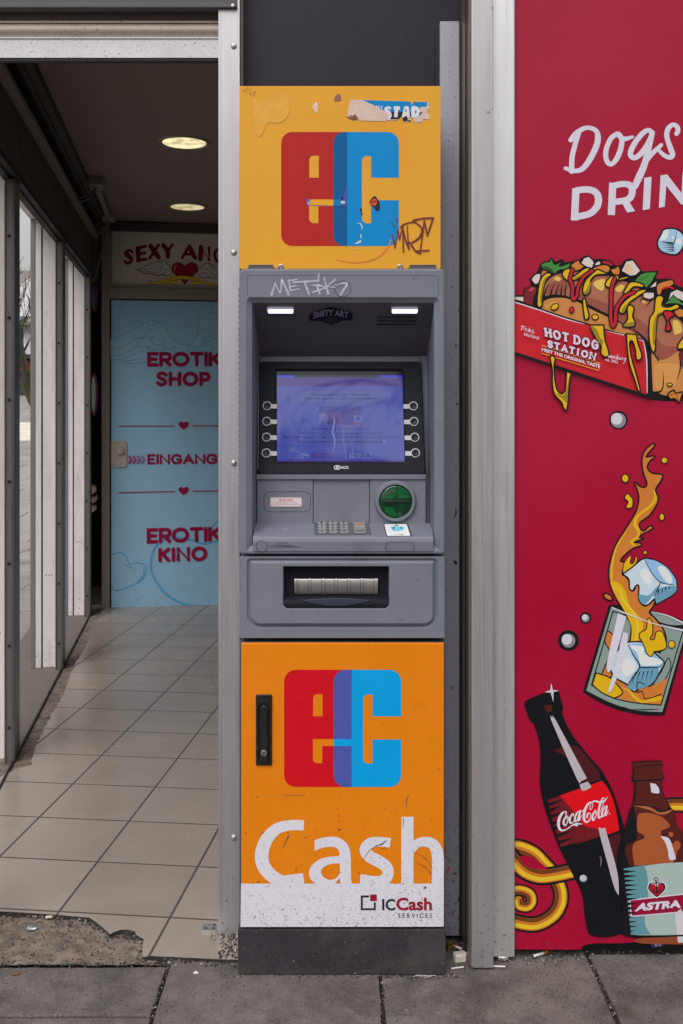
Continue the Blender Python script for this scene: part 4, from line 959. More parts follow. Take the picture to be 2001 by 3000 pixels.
# middle fascia: panel under the screen
YP = .112; Fp_ = front(YP)
z4c = (680, 1360, .42092)
def q4(F, x0, y0, x1, y1): return rpx(F, z4c[0] + x0 * z4c[2], z4c[1] + y0 * z4c[2], z4c[0] + x1 * z4c[2], z4c[1] + y1 * z4c[2])
mb = MB()
for x0, x1, dn in ((172, 562, 0), (565, 956, -.004), (959, 1348, 0)):
    a = q4(Fp_, x0, 100, x1, 432); mb.plate(Fp_, rr(*a, .002), -.02, dn, bev=.0012)
a = q4(Fp_, 171, 70, 1347, 104); mb.fbox(Fp_, a[0], a[2], a[1], a[3], -.03, .006); mb.fbox(Fp_, a[0] - .003, a[2] + .003, a[1] - .1, a[3] + .01, -.05, -.021, 1)
mid = mb.build('control_fascia', [GREY, SEAM], AT, bevel=.002)
A = Art(Fp_, .0003, .00003, z4c)
A.stroke(rr(222, 192, 547, 331, 40), 3.5, GRVD, closed=True, sm=False)
A.build('service_hatch', mid)
a = q4(Fp_, 264, 231, 486, 297); mb = MB(); mb.plate(Fp_, rr(*a, .006), .0006, .0016, bev=.0004)
stk = mb.build('warning_sticker', mat('sticker_white', col(220, 214, 218), rough=.4), mid)
A = Art(Fp_, .0018, .00003, z4c); A.stroke(rr(268, 235, 482, 293, 12), 2, (196, 60, 70), closed=True, sm=False)
A.text('Money Inking', quadl(328, 242, 424, 256), (176, 24, 40), bold=.03); A.text('Achtung: Diebstahl zwecklos', quadl(300, 259, 450, 270), (190, 80, 90)); A.text('Geld wird eingefärbt bei Erschütterung', quadl(276, 272, 476, 284), (190, 80, 90))
A.build('sticker_text', stk)
# card reader
u, v = Fp_.px(z4c[0] + 1137 * z4c[2], z4c[1] + 257 * z4c[2])
mb = MB(); mb.loft([[Fp_.pt(a, b, n) for a, b in circ(u, v, q, seg=48)] for q, n in ((.0645, .0), (.0635, .004), (.060, .011), (.0575, .012), (.0515, .012), (.0505, .010), (.0500, .001))])
cr = mb.build('card_reader', GREY, AT, smooth=False)
GRN = mat('green_plastic', col(2, 62, 32), rough=.2, var=.15, scale=25, spec=.6, coat=.2)
GRN2 = mat('green_plastic_raised', col(6, 92, 46), rough=.2, var=.2, scale=25, spec=.6, coat=.2)
mb = MB(); mb.disc(Fp_, u, v, [(.0502, .002), (.0495, .007), (.046, .0105), (.03, .0125), (.001, .013)], seg=40, cap=False)
insert = mb.build('green_insert', GRN, cr, smooth=True)
A = Art(Fp_, .0135, .0001, z4c); GD = (6, 40, 26)
A.stroke([(1146, 146), (1138, 190), (1130, 240), (1140, 300), (1146, 366)], [8, 12, 6, 12, 8], GD)
A.stroke([(1075, 190), (1100, 165), (1136, 160), (1140, 190), (1120, 225), (1075, 222), (1062, 205)], [10, 8, 6, 8, 10, 6, 6], GRN2); A.fill([(1070, 215), (1110, 210), (1135, 175), (1142, 200), (1120, 235), (1080, 240)], GRN2)
A.fill([(1065, 300), (1110, 295), (1135, 330), (1140, 360), (1100, 355), (1065, 330)], GRN2); A.fill([(1152, 160), (1200, 175), (1230, 205), (1225, 222), (1155, 222)], GRN2)
A.stroke([(1050, 274), (1090, 282), (1140, 276)], [3, 9, 4], GD); A.stroke([(1155, 226), (1235, 226)], 6, (30, 110, 80))
A.stroke([(1190, 218), (1190, 198), (1212, 198), (1212, 218)], 4, GD, sm=False); A.stroke([(1192, 282), (1192, 326), (1216, 326), (1216, 282)], 4, GD, sm=False)
A.build('moulding', insert)
mb = MB(); a = q4(Fp_, 1042, 251, 1224, 266); mb.fbox(Fp_, a[0], a[2], a[1], a[3], .004, .0165); mb.build('card_slot', mat('slot_black', (.004, .004, .004, 1), rough=.5), cr, bevel=.002)
# shelf with keypad and card label
ya_, za_ = YP - .001, Fp_.px(0, 1533)[1]; yb_ = -.004; zb_ = front(yb_).px(0, 1574)[1]
FT = Frame((0, ya_, za_), (1, 0, 0), (0, ya_ - yb_, za_ - zb_))
sx0, sx1 = front(yb_).px(737, 0)[0], front(yb_).px(1273.5, 0)[0]
prof = [(YP + .02, za_ - .003), (ya_, za_), (yb_ + .012, zb_ + .003), (yb_ + .005, zb_ + .0005), (yb_ + .001, zb_ - .005), (yb_ - .001, zb_ - .013), (yb_ + .001, 1.244), (yb_ + .006, 1.2395), (YP, 1.2395)]
mb = MB(); bk0, bk1 = Fp_.px(752, 0)[0], Fp_.px(1249, 0)[0]
def prow(x, ins, sgn):
    out = []
    for (yy, z_) in prof: out.append(Vector((x + sgn * (ins if yy < YP - .05 else 0), yy + (ins * .6 if yy < .02 else 0), z_)))
    return out
mb.loft([prow(sx0, .006, 1), prow(sx0 + .0015, .002, 1), prow(sx0 + .008, 0, 1), prow(sx1 - .008, 0, 1), prow(sx1 - .0015, .002, -1), prow(sx1, .006, -1)], True, True)
shelf = mb.build('shelf', GREY, AT)
Fl = front(yb_ + .0002)
A = Art(front(yb_ - .0012), .0, .00003, z4c)
A.stroke(circ(206, 573, 39, seg=30), 3, GRVD, closed=True, sm=False); A.build('blanking_cap', shelf); A = Art(front(yb_ - .0012), .0, .00003, z4c); A.stroke(rr(1068, 542, 1267, 610, 33), 3, GRVD, closed=True, sm=False)
A.build('blanking_cap', shelf)
A = Art(FT, .0002, .00003, z4c)
A.fill([(360, 447), (382, 446), (386, 460), (362, 462)], (140, 140, 146))
A.build('gum_spot', shelf)
A = Art(FT, .0006, .00003, z4c)
A.fill([(573, 406, 1), (950, 406, 1), (966, 492, 1), (578, 494, 1)], (92, 93, 102), sm=False); A.stroke([(573, 406), (950, 406), (966, 492), (578, 494)], 2.5, GRVD, closed=True, sm=False)
kp = A.build('keypad', shelf)
def q3(x, y): return FT.px(z4c[0] + x * z4c[2], z4c[1] + y * z4c[2])
KEY = mat('metal_key', col(168, 165, 168), rough=.38, metal=.3)
rows = ((416, 0), (436, 3), (454, 6), (476, 9)); colsx = ((626, .0), (702, 1), (778, 2), (886, 3))
chars = ('123', '456', '789', '*0#')
for ri, (yy, dx) in enumerate(rows):
    for ci, (xx, _) in enumerate(colsx):
        wd = 31 if ci < 3 else 43; xx2 = xx + dx * (.3 + .12 * ci)
        c = q3(xx2, yy); e = q3(xx2 + wd, yy); hw = e[0] - c[0]; hh = .0082
        mb = MB(); mb.plate(FT, rr(c[0] - hw, c[1] - hh, c[0] + hw, c[1] + hh, hh * .98, seg=4), .0012, .0042, bev=.001)
        k = mb.build('key', KEY, kp)
        A = Art(FT, .0046, .00002, z4c)
        if ci < 3:
            A.text(chars[ri][ci], [(xx2 - 10, yy - 6), (xx2 + 4, yy - 6), (xx2 + 4, yy + 6), (xx2 - 10, yy + 6)], (30, 30, 34), bold=.02)
        else:
            A.fill(quadl(xx2 - 30, yy - 2, xx2 + 26, yy + 2), ((190, 60, 60), (200, 150, 60), (110, 140, 120), (60, 60, 64))[ri], sm=False)
        A.build('key_mark', k)
A = Art(FT, .0006, .00003, z4c)
A.fill([(1052, 416, 1), (1226, 416, 1), (1252, 501, 1), (1072, 502, 1)], (58, 58, 44), sm=False)
A.fill([(1064, 418), (1212, 418), (1217, 424), (1240, 496), (1234, 500), (1084, 500), (1078, 496), (1060, 424)], (222, 224, 232), sm=False)
A.fill([(1124, 430), (1142, 421), (1164, 430)], (40, 40, 44), sm=False); A.fill([(1110, 436), (1195, 436), (1192, 455), (1170, 466), (1120, 466), (1112, 455)], (120, 200, 222))
A.fill([(1118, 438), (1130, 438), (1130, 452), (1118, 455)], (30, 80, 100), sm=False); A.fill([(1172, 440), (1182, 440), (1184, 454), (1174, 450)], (30, 80, 100), sm=False)
A.text('1 1 2 4 6', quadl(1130, 486, 1194, 496), (40, 40, 50), bold=.02)
A.build('card_label', shelf)
A = Art(front(yb_ - .0012), .0, .00003, z4c)
for p, wd in (([(262, 570), (330, 562), (430, 568)], [2, 5, 1]), ([(270, 580), (380, 573), (490, 577)], [1, 6, 1]), ([(300, 550), (345, 545), (400, 556)], [1, 4, 1])): A.stroke(p, wd, mat('scuff_on_grey', col(66, 66, 72), rough=.7))
A.build('scuffs', shelf)

# upper yellow panel
YU = .05; FU = front(YU)
a = rpx(FU, 702, 252, 1291, 788); mb = MB(); mb.plate(FU, rr(*a, .002), -.006, 0, bev=.001); mb.fbox(FU, a[0] + .004, a[2] - .004, a[1], a[3] - .004, -.06, -.0062, 1)
up = mb.build('logo_panel', [YPAN, DGREY], AT)
z2c = (640, 0, .57398)
lg = ec_logo(FU, 'logo', up, z2c, 320, 586, 657, 921, 674, 1256, 56, (464, 795, 512, 907), (463, 1018, 1053, 510, 1139), (733, 797, 779, 908, 1140, 1022), ((180, 36, 30), (0, 92, 152), (0, 136, 204), (0, 124, 190)), YPAN)
A = Art(FU, .0012, .00003, (1000, 280, .18495)); PAP = mat('torn_paper', col(216, 190, 176), rough=.8, var=.08, scale=30); CYN, DKN = (0, 132, 196), (36, 38, 50)
A.fill([(135, 65, 1), (1090, 95, 1), (1115, 160, 1), (1145, 98, 1), (1370, 105, 1), (1405, 145), (1370, 150), (1400, 200), (1360, 240), (1395, 330), (1390, 380), (1300, 370), (1290, 410), (1220, 425), (1155, 425, 1), (1155, 370), (1100, 350), (1100, 415, 1), (1060, 415), (1050, 380), (1040, 415), (985, 415), (960, 350), (930, 300), (890, 370), (870, 395), (715, 390), (712, 410, 1), (300, 398, 1), (255, 350), (215, 295), (170, 345), (95, 325, 1)], PAP, k=3)
A.fill([(330, 72, 1), (1090, 96, 1), (1115, 160, 1), (1145, 99, 1), (1365, 106, 1), (1350, 180, 1), (1250, 185, 1), (1240, 260, 1), (700, 260, 1), (560, 175, 1)], CYN, sm=False)
A.fill([(745, 255, 1), (1290, 265, 1), (1240, 320, 1), (1100, 345, 1), (1050, 375, 1), (985, 410, 1), (960, 330, 1), (885, 380, 1), (765, 378, 1), (790, 320, 1)], DKN, sm=False)
PWH = (222, 216, 226)
A.stroke([(770, 200), (730, 195), (700, 225), (760, 270), (775, 320), (755, 370)], [40, 44, 44, 46, 44, 30], PWH)
A.stroke([(830, 195), (930, 200)], 52, PWH, cap=False); A.stroke([(875, 200), (860, 345)], 58, PWH, cap=False)
A.fill([(1000, 172), (1065, 172), (1090, 350), (1050, 360), (1020, 320), (1000, 350), (955, 340)], PWH, sm=False); A.dot(1022, 240, 10, DKN, ry=22)
A.fill([(1112, 180), (1190, 176), (1240, 220), (1235, 300), (1200, 335), (1115, 345)], PWH); A.dot(1177, 262, 16, CYN, ry=24)
A.fill([(1255, 190), (1345, 186), (1330, 230), (1285, 300), (1290, 240), (1255, 245)], PAP, sm=False)
A.fill([(985, 350), (1035, 325), (1045, 395), (990, 410), (970, 385)], DKN); A.fill([(1055, 390), (1095, 395), (1095, 412), (1060, 410)], DKN); A.fill([(130, 312), (170, 320), (145, 335)], DKN)
for x in (558, 597, 640): A.stroke([(x, 165 + abs(x - 597) * .1), (x, 205)], 16, PWH)
A.fill([(78, 330), (150, 345), (215, 296, 1), (248, 340), (245, 378), (160, 378)], (130, 84, 74))
A.build('torn_sticker', up)
A = Art(FU, .0010, .00003, z2c)
for p in ([(590, 508), (605, 482), (622, 485), (625, 512), (600, 517)],): A.fill(p, (150, 100, 88))
A.fill([(478, 540), (500, 525), (510, 555), (500, 580), (485, 560)], (226, 190, 160)); A.fill([(492, 530), (502, 522), (502, 545)], (226, 222, 226))
A.fill([(175, 500, 1), (240, 520), (270, 490), (340, 480), (360, 520), (360, 580), (320, 625), (250, 630), (215, 695), (180, 660)], mat('glue_residue', col(228, 164, 56), rough=.6, var=.07, scale=30), k=3)
A.stroke([(125, 470), (150, 445), (140, 480), (165, 450), (160, 485), (190, 465), (180, 490)], 3, (110, 80, 40), sm=False)
A.stroke([(880, 1225), (860, 1270), (800, 1320), (700, 1340), (600, 1325)], [5, 9, 8, 6, 3], mat('orange_smear', col(214, 128, 44), rough=.6))
A.build('glue_mark', up); A = Art(FU, .0014, .00003, z2c)
A.fill([(770, 1035), (782, 1012), (800, 1002), (820, 1030), (824, 1065), (808, 1076), (790, 1055)], (40, 36, 60)); A.fill([(772, 1036), (785, 1020), (802, 1015), (808, 1035), (800, 1050), (786, 1046)], (226, 92, 34)); A.text('hub', [(777, 1022), (804, 1018), (804, 1036), (777, 1040)], (30, 28, 40), bold=.03)
A.build('orange_sticker', up); A = Art(FU, .0014, .00003, z2c)
A.fill([(622, 1052), (640, 1000), (657, 937, 1), (654, 1052, 1)], (74, 84, 168)); A.text('S', quadl(628, 1008, 638, 1024), (20, 24, 40), bold=.04); A.text('EIN', quadl(626, 1026, 646, 1040), (230, 230, 236), bold=.04)
A.build('blue_sticker', up); A = Art(FU, .0014, .00003, z2c)
A.fill([(450, 1012, 1), (466, 1015, 1), (465, 1048, 1), (452, 1048, 1)], (84, 96, 176), sm=False); A.text('H', quadl(456, 1030, 464, 1045), (235, 235, 240), bold=.04)
A.build('blue_sticker', up); A = Art(FU, .0014, .00003, z2c)
A.stroke([(470, 1048), (650, 1053)], 2.5, (60, 84, 150)); A.fill([(722, 1062), (732, 1070), (730, 1080), (724, 1078)], (48, 30, 40)); A.fill([(728, 1085), (735, 1090), (732, 1102)], (48, 30, 40))
for p in ([(705, 1142), (722, 1140), (732, 1155), (733, 1172)], [(728, 1195), (727, 1215)], ): A.stroke(p, [2, 4, 6, 3], (206, 214, 226))
A.fill([(695, 1245), (722, 1228), (728, 1228), (724, 1240)], (214, 214, 226)); A.fill([(698, 1270), (712, 1266), (708, 1271)], (214, 200, 210))
A.build('paint_chips', up)
A = Art(FU, .0016, .00003, (980, 590, .20408)); PUR = mat('purple_marker', col(118, 44, 34), rough=.5, var=.4, scale=60)
for p, wd in (([(828, 480), (870, 665)], [18, 24]), ([(870, 660), (910, 385)], [20, 14]), ([(905, 380), (935, 550)], [14, 20]), ([(935, 550), (980, 340)], [14, 26]), ([(980, 340), (988, 725)], [22, 22]), ([(985, 400), (1020, 560), (1068, 685)], [20, 26, 22]), ([(1045, 350), (1055, 560), (1072, 690)], [14, 20, 22]),
              ([(950, 370), (1010, 325), (1140, 300), (1230, 360), (1262, 420), (1210, 530), (1100, 600)], [24, 20, 22, 24, 34, 30, 24]), ([(1080, 590), (1165, 715), (1240, 750)], [24, 26, 18]), ([(1130, 275), (1270, 245), (1415, 240)], [30, 24, 24]), ([(1415, 240), (1330, 495)], [28, 24]), ([(1330, 495), (1290, 280)], [20, 26]), ([(1290, 280), (1230, 720)], [24, 22]), ([(1160, 715), (1250, 710), (1355, 705)], [22, 22, 24]), ([(860, 215), (910, 295)], [6, 16]), ([(790, 270), (865, 360)], [4, 16])):
    A.stroke(p, wd, PUR)
A.build('scrawl', up)
# hinges and bolts where panel meets hood
HG = mat('hinge_grey', col(96, 94, 98), rough=.5, specks=[(90, .6, (.3, .18, .06, 1), None, None, .1)])
for x0, x1 in ((726.5, 802), (1199, 1279)):
    F = front(.012); a = rpx(F, x0, 775.5, x1, 788); mb = MB(); mb.box(a[0], a[2], .012, .0495, a[1] - .002, a[3] - .004); mb.box(a[0] + .002, a[2] - .002, .010, .047, a[3] - .0035, a[3]); mb.build('hinge', HG, up, bevel=.001)
for px_ in (823, 1172):
    u, v = FU.px(px_, 783); mb = MB(); mb.disc(FU, u, v, [(.0095, .0005), (.0092, .003), (.006, .0042), (.0045, .002), (.001, .002)], seg=18); mb.build('bolt', STEEL, up, smooth=False)

# ------------------------------------------------------------------ printed red panel on the right
YR = .092; FR = front(YR)
PO = thing('advertising_panel', 'tall crimson advertising panel printed with a hot dog, a drink glass and two bottles', 'sign', (.9, YR, .03))
REDP = mat('crimson_print', col(166, 2, 50), rough=.34, var=.04, scale=1.6, spec=.45, specks=[(110, .69, (.1, .01, .03, 1), None, None, .02), (60, .63, (.09, .05, .05, 1), .02, .42, .05), (200, .66, (.3, .2, .2, 1), .02, .35, .03)])
a = rpx(FR, 1509, -600, 2500, 2782)
z9 = (1480, 1960, .38281)
bot = [FR.px(z9[0] + x * z9[2], z9[1] + y * z9[2]) for x, y in ((75, 2146), (575, 2148), (592, 2120), (625, 2108), (700, 2098), (830, 2100), (895, 2096), (1000, 2092), (1320, 2086), (1600, 2080))]
out = bot + [(a[2], bot[-1][1]), (a[2], a[3]), (a[0], a[3]), (a[0], bot[0][1])]
mb = MB(); mb.poly(FR, out, 0); mb.loft([[FR.pt(u, v, -.004) for u, v in out], [FR.pt(u, v, 0) for u, v in out]])
pan = mb.build('panel', REDP, PO)
mb = MB(); mb.box(a[0] - .02, a[2], YR + .0045, YR + .05, .055, a[3]); mb.box(a[0] - .0018, a[0] - .0002, YR - .001, YR + .004, .03, a[3]); mb.build('backing_board', mat('grey_backing', (.05, .05, .05, 1), rough=.8), PO)
K = (24, 22, 26); WH = (214, 210, 224); GRN_ = (70, 138, 62); ORN = (206, 124, 52); YLW = (222, 178, 24); YLD = (152, 128, 40); RDK = (196, 34, 48); TAN = (200, 134, 74); BRN = (172, 108, 82); BRD = (152, 84, 70); WHT = (216, 204, 196); YHL = (230, 190, 92)

# lettering (mascot above it left out)
A = Art(FR, .0006, .00003, (1620, 340, .24298))
A.stroke([(213, 290), (270, 215), (360, 155), (440, 142), (520, 180), (542, 260), (520, 370), (440, 530), (350, 640), (250, 662), (150, 630)], [56, 60, 56, 50, 58, 70, 74, 72, 62, 52, 46], WH)
A.stroke([(300, 205), (265, 350), (230, 500), (225, 665)], [76, 60, 62, 66], WH)
A.stroke([(770, 215), (700, 270), (645, 390), (636, 490), (660, 560), (710, 578), (770, 510), (815, 400), (830, 290), (800, 225), (770, 215)], [58, 60, 62, 62, 62, 56, 64, 66, 62, 56, 56], WH)
A.stroke([(790, 240), (850, 278), (960, 252)], [40, 62, 34], WH)
A.stroke([(1195, 205), (1150, 172), (1080, 210), (990, 320), (936, 430), (945, 490), (1000, 500), (1090, 420), (1160, 300), (1198, 200)], [60, 56, 62, 66, 66, 60, 62, 70, 62, 58], WH)
A.stroke([(1198, 200), (1150, 400), (1100, 590), (1040, 730), (985, 850)], [60, 70, 80, 88, 76], WH)
A.stroke([(1110, 560), (1170, 480), (1240, 410), (1305, 350)], [60, 62, 54, 46], WH)
A.stroke([(1275, 415), (1340, 475), (1410, 500), (1442, 470), (1420, 400), (1385, 300), (1370, 230), (1390, 150), (1445, 105), (1495, 130), (1505, 180), (1488, 215)], [40, 52, 56, 62, 66, 62, 62, 62, 50, 58, 60, 54], WH)
A.build('script_lettering', pan); A = Art(FR, .0012, .00003, (1620, 340, .24298))
# capital letters below, leaning upwards
A.stroke([(272, 900, 1), (400, 886), (500, 910), (545, 980), (535, 1080), (470, 1160), (390, 1195), (260, 1220, 1)], [78, 76, 80, 86, 86, 82, 78, 76], WH, cap=False, closed=False)
A.stroke([(276, 873, 1), (258, 1260, 1)], 88, WH, cap=False)
A.stroke([(720, 805, 1), (702, 1195, 1)], 87, WH, cap=False)
A.stroke([(715, 843, 1), (850, 820), (930, 840), (955, 905), (930, 985), (860, 1020), (715, 1040, 1)], [74, 74, 80, 84, 82, 76, 74], WH, cap=False)
A.fill([(825, 1040), (915, 1030), (988, 1148), (893, 1165)], WH, sm=False)
A.fill([(1100, 746), (1187, 734), (1166, 1122), (1079, 1137)], WH, sm=False)
A.fill([(1296, 718), (1375, 706), (1345, 1094), (1275, 1108)], WH, sm=False); A.fill([(1375, 706), (1548, 930), (1568, 1068), (1545, 1068), (1300, 760), (1310, 718)], WH, sm=False)
A.fill([(1562, 678), (1645, 664), (1620, 1052), (1540, 1068)], WH, sm=False)
A.build('capital_lettering', pan)

# hot dog
A = Art(FR, .0006, .000025, (1480, 660, .33227))
A.fill([(60, 620, 1), (158, 612, 1), (165, 560), (225, 528), (215, 470), (270, 425), (310, 350), (380, 310), (412, 280), (440, 320), (500, 298), (520, 325), (590, 315), (650, 305), (680, 280), (735, 268), (780, 300), (830, 295), (900, 305), (960, 345), (1010, 355), (1060, 305), (1130, 300), (1200, 405, 1), (1345, 405, 1), (1335, 470), (1440, 470), (1495, 520), (1600, 560, 1), (1600, 1545, 1), (1400, 1552), (1295, 1540, 1), (60, 1132, 1)], K)
A.fill([(60, 632, 1), (158, 632, 1), (162, 672, 1), (60, 645, 1)], WHT, sm=False)
A.fill([(166, 640), (172, 580), (210, 545), (255, 542), (276, 565), (250, 640), (240, 706, 1), (172, 680, 1)], (122, 34, 42)); A.fill([(205, 580), (230, 552), (258, 552), (240, 575)], (206, 72, 92))
A.fill([(60, 674, 1), (300, 752, 1), (700, 872, 1), (1050, 975, 1), (1218, 1018, 1), (1250, 1200), (1246, 1494, 1), (60, 1116, 1)], (198, 36, 48))
A.stroke([(60, 670, 1), (300, 746, 1), (520, 822), (700, 872, 1)], [10, 8, 9, 3], WH, cap=False); A.stroke([(900, 934, 1), (1050, 968, 1)], [3, 8], WH, cap=False); A.stroke([(1170, 1006, 1), (1218, 1020, 1), (1246, 1180), (1252, 1480, 1)], [6, 9, 10, 6], WH, cap=False)
A.fill([(310, 730, 1), (325, 685), (390, 648), (500, 640), (620, 668), (760, 742), (950, 832), (1130, 922), (1235, 1012, 1), (1180, 994), (900, 918), (740, 868), (500, 796)], TAN)
A.fill([(1285, 1010, 1), (1335, 1140), (1385, 1188), (1530, 1110), (1620, 1200, 1), (1620, 1480, 1), (1530, 1500), (1420, 1502), (1302, 1462, 1), (1292, 1250)], TAN)
A.fill([(1310, 1400), (1315, 1260), (1340, 1220), (1500, 1220), (1530, 1260), (1480, 1430), (1390, 1460), (1350, 1450)], (214, 150, 84)); A.fill([(1310, 1465, 1), (1380, 1440), (1392, 1270, 1), (1396, 1420), (1360, 1480)], K)
A.fill([(1535, 1120), (1620, 1060), (1620, 1290), (1560, 1260)], (110, 40, 44)); A.stroke([(1530, 1130), (1545, 1250), (1515, 1360)], [6, 12, 3], K)
A.fill([(328, 640), (345, 540), (400, 462), (500, 425), (700, 405), (900, 445), (1100, 515), (1300, 635), (1450, 750), (1570, 880), (1575, 1000), (1500, 1125), (1385, 1188), (1330, 1130), (1200, 1000), (1100, 926), (900, 786), (700, 676), (560, 636), (430, 616)], BRN)
A.fill([(345, 600), (372, 530), (420, 500), (500, 478), (580, 490), (560, 560), (500, 600), (420, 606)], BRD); A.fill([(640, 606), (760, 640), (1000, 732), (1200, 842), (1300, 952), (1400, 1058), (1530, 1075), (1500, 1125), (1385, 1188), (1330, 1130), (1200, 1000), (1100, 926), (900, 786), (700, 676)], BRD)
A.stroke([(700, 700, 1), (900, 790), (1110, 920)], [3, 16, 6], K); A.stroke([(1130, 920), (1230, 1005), (1350, 1190)], [10, 22, 14], K)
A.stroke([(330, 640), (430, 614), (560, 634), (700, 676)], [18, 10, 10, 12], K)
for x0, x1 in ((340, 385), (400, 430), (445, 476), (495, 506), (528, 540)): A.stroke([(x0, 632), ((x0 + x1) / 2 - 6, 575), (x1, 515)], [20, 12, 2], K, cap=False)
for p in ([(425, 470), (460, 452), (492, 474), (470, 495)], [(775, 518), (830, 480), (878, 480), (870, 560), (838, 575)], [(968, 562), (1020, 524), (1052, 545), (1005, 592)], [(1200, 665), (1246, 678), (1222, 690)], [(1478, 845), (1530, 850), (1560, 930), (1520, 960), (1488, 955)]): A.fill(p, YHL)
A.stroke([(360, 728), (400, 690), (450, 680)], 12, (224, 166, 80)); A.stroke([(790, 850), (830, 845), (838, 825)], 10, (224, 166, 80)); A.stroke([(1240, 720), (1285, 660)], [2, 14], K); A.stroke([(1185, 680), (1200, 650)], [2, 10], K)
LN = (K, 14)
A.fill([(312, 352), (350, 325), (388, 318), (412, 290), (436, 345), (508, 310), (480, 362), (580, 325, 1), (550, 392), (480, 396), (440, 432, 1), (390, 396), (340, 392)], GRN_, line=LN); A.fill([(330, 360), (400, 378), (440, 430, 1), (360, 392)], (46, 84, 44))
A.fill([(574, 352, 1), (612, 322), (650, 308), (664, 336), (702, 332), (690, 372), (640, 402), (590, 396)], ORN, line=LN); A.fill([(310, 450), (326, 398), (372, 404), (350, 452)], ORN, line=LN)
A.fill([(662, 335, 1), (690, 288, 1), (735, 272, 1), (775, 308, 1), (792, 352, 1), (755, 385, 1), (705, 365, 1)], WHT, sm=False, line=LN); A.fill([(776, 350, 1), (822, 308, 1), (846, 330, 1), (832, 364, 1)], WHT, sm=False, line=LN)
A.fill([(752, 392), (830, 352), (905, 352), (925, 392), (890, 424), (820, 402)], ORN, line=LN); A.fill([(845, 332), (862, 312), (915, 315), (955, 352), (930, 360), (890, 345)], RDK, line=LN)
A.fill([(926, 388), (960, 380), (1000, 358), (1012, 400), (1000, 442), (950, 432)], ORN, line=LN); A.fill([(1018, 405, 1), (1062, 315, 1), (1124, 305, 1), (1196, 402, 1), (1150, 445, 1), (1100, 452, 1)], WHT, sm=False, line=LN); A.fill([(1050, 395), (1075, 330), (1110, 360), (1130, 420), (1090, 430)], (222, 192, 156))
A.fill([(1140, 492), (1212, 420), (1342, 410, 1), (1290, 505), (1240, 562, 1), (1208, 520)], GRN_, line=LN); A.stroke([(1170, 490), (1260, 450)], 5, (46, 84, 44))
A.fill([(228, 480), (266, 432), (312, 430), (300, 502), (265, 524)], WHT, line=LN)
A.fill([(1270, 552, 1), (1332, 490, 1), (1330, 542, 1)], WHT, sm=False, line=(K, 9)); A.fill([(1330, 560), (1340, 520), (1400, 492), (1470, 482), (1486, 520), (1440, 545), (1390, 560), (1370, 612), (1338, 610)], ORN, line=LN)
A.fill([(1430, 672, 1), (1452, 590, 1), (1512, 562, 1), (1600, 600, 1), (1600, 690, 1), (1500, 642, 1)], WHT, sm=False, line=LN); A.fill([(1400, 700, 1), (1480, 618, 1), (1600, 722, 1), (1500, 692)], GRN_, line=(K, 10)); A.stroke([(1385, 560), (1440, 545), (1480, 560)], 16, RDK)
A.fill([(1485, 760), (1530, 730), (1590, 760), (1590, 800), (1530, 815), (1500, 790)], ORN, line=LN)
def must(p, sh=None):
    A.fill(p, YLW, line=LN)
    if sh: A.fill(sh, YLD)
must([(345, 432), (390, 420), (402, 442), (352, 492), (328, 600), (325, 700), (308, 722), (280, 710), (285, 600), (305, 490)], [(392, 445), (352, 492), (326, 600), (318, 690), (305, 660), (318, 570), (340, 480)])
must([(500, 432), (530, 388), (585, 388), (560, 440), (600, 452), (690, 386), (742, 378), (710, 432), (620, 482), (540, 486)], [(700, 420), (620, 478), (540, 482), (610, 464)])
A.fill([(1210, 590), (1312, 590), (1314, 640), (1270, 658), (1212, 640)], WHT, sm=False, line=LN)
must([(1000, 752), (1030, 690), (1120, 612), (1190, 570), (1246, 575), (1150, 642), (1085, 692), (1052, 770), (1020, 778)], [(1050, 760), (1022, 772), (1030, 735), (1080, 690)])
must([(1040, 602), (1088, 512), (1142, 500), (1208, 520), (1212, 548), (1132, 545), (1080, 592)])
must([(878, 522), (918, 460), (980, 440), (1000, 472), (950, 542), (910, 552)]); must([(985, 492), (1012, 465), (1082, 450), (1075, 470), (1020, 485)])
must([(680, 590), (698, 500), (760, 430), (812, 390), (842, 402), (900, 432), (802, 440), (752, 490), (745, 582), (708, 618)], [(752, 495), (742, 580), (708, 612), (690, 595), (720, 560)])
KL = (K, 13)
def ketch(p, wd):
    A.stroke(p, wd + 22, K); A.stroke(p, wd, RDK)
ketch([(590, 392), (575, 440), (568, 480), (592, 540), (588, 610), (600, 652), (630, 620), (640, 550), (690, 455), (762, 405)], 22)
ketch([(962, 470), (935, 560), (930, 700), (928, 820), (945, 890), (968, 850), (980, 730), (1050, 630), (1130, 595)], 24)
must([(680, 660), (704, 655), (718, 720), (736, 790), (730, 822), (702, 832), (690, 780)]); must([(1072, 732), (1100, 704), (1132, 730), (1122, 800), (1142, 858), (1130, 892), (1060, 898), (1032, 882), (1074, 832)], [(1132, 855), (1128, 888), (1060, 894), (1038, 882), (1080, 862)])
must([(1320, 652), (1350, 620), (1392, 640), (1380, 710), (1440, 722), (1510, 696), (1528, 730), (1440, 762), (1352, 792), (1332, 850), (1322, 1000), (1318, 1100), (1292, 1114), (1264, 1000), (1270, 830), (1308, 760)], [(1430, 760), (1348, 790), (1330, 850), (1320, 1000), (1300, 1060), (1300, 900), (1340, 780)])
A.fill([(1390, 772), (1420, 752), (1472, 768), (1492, 790), (1440, 832), (1462, 910), (1440, 934), (1410, 922), (1420, 852)], RDK, line=LN)
A.fill([(1555, 1000), (1600, 960), (1600, 1060), (1530, 1095), (1518, 1060)], YLW, line=LN)
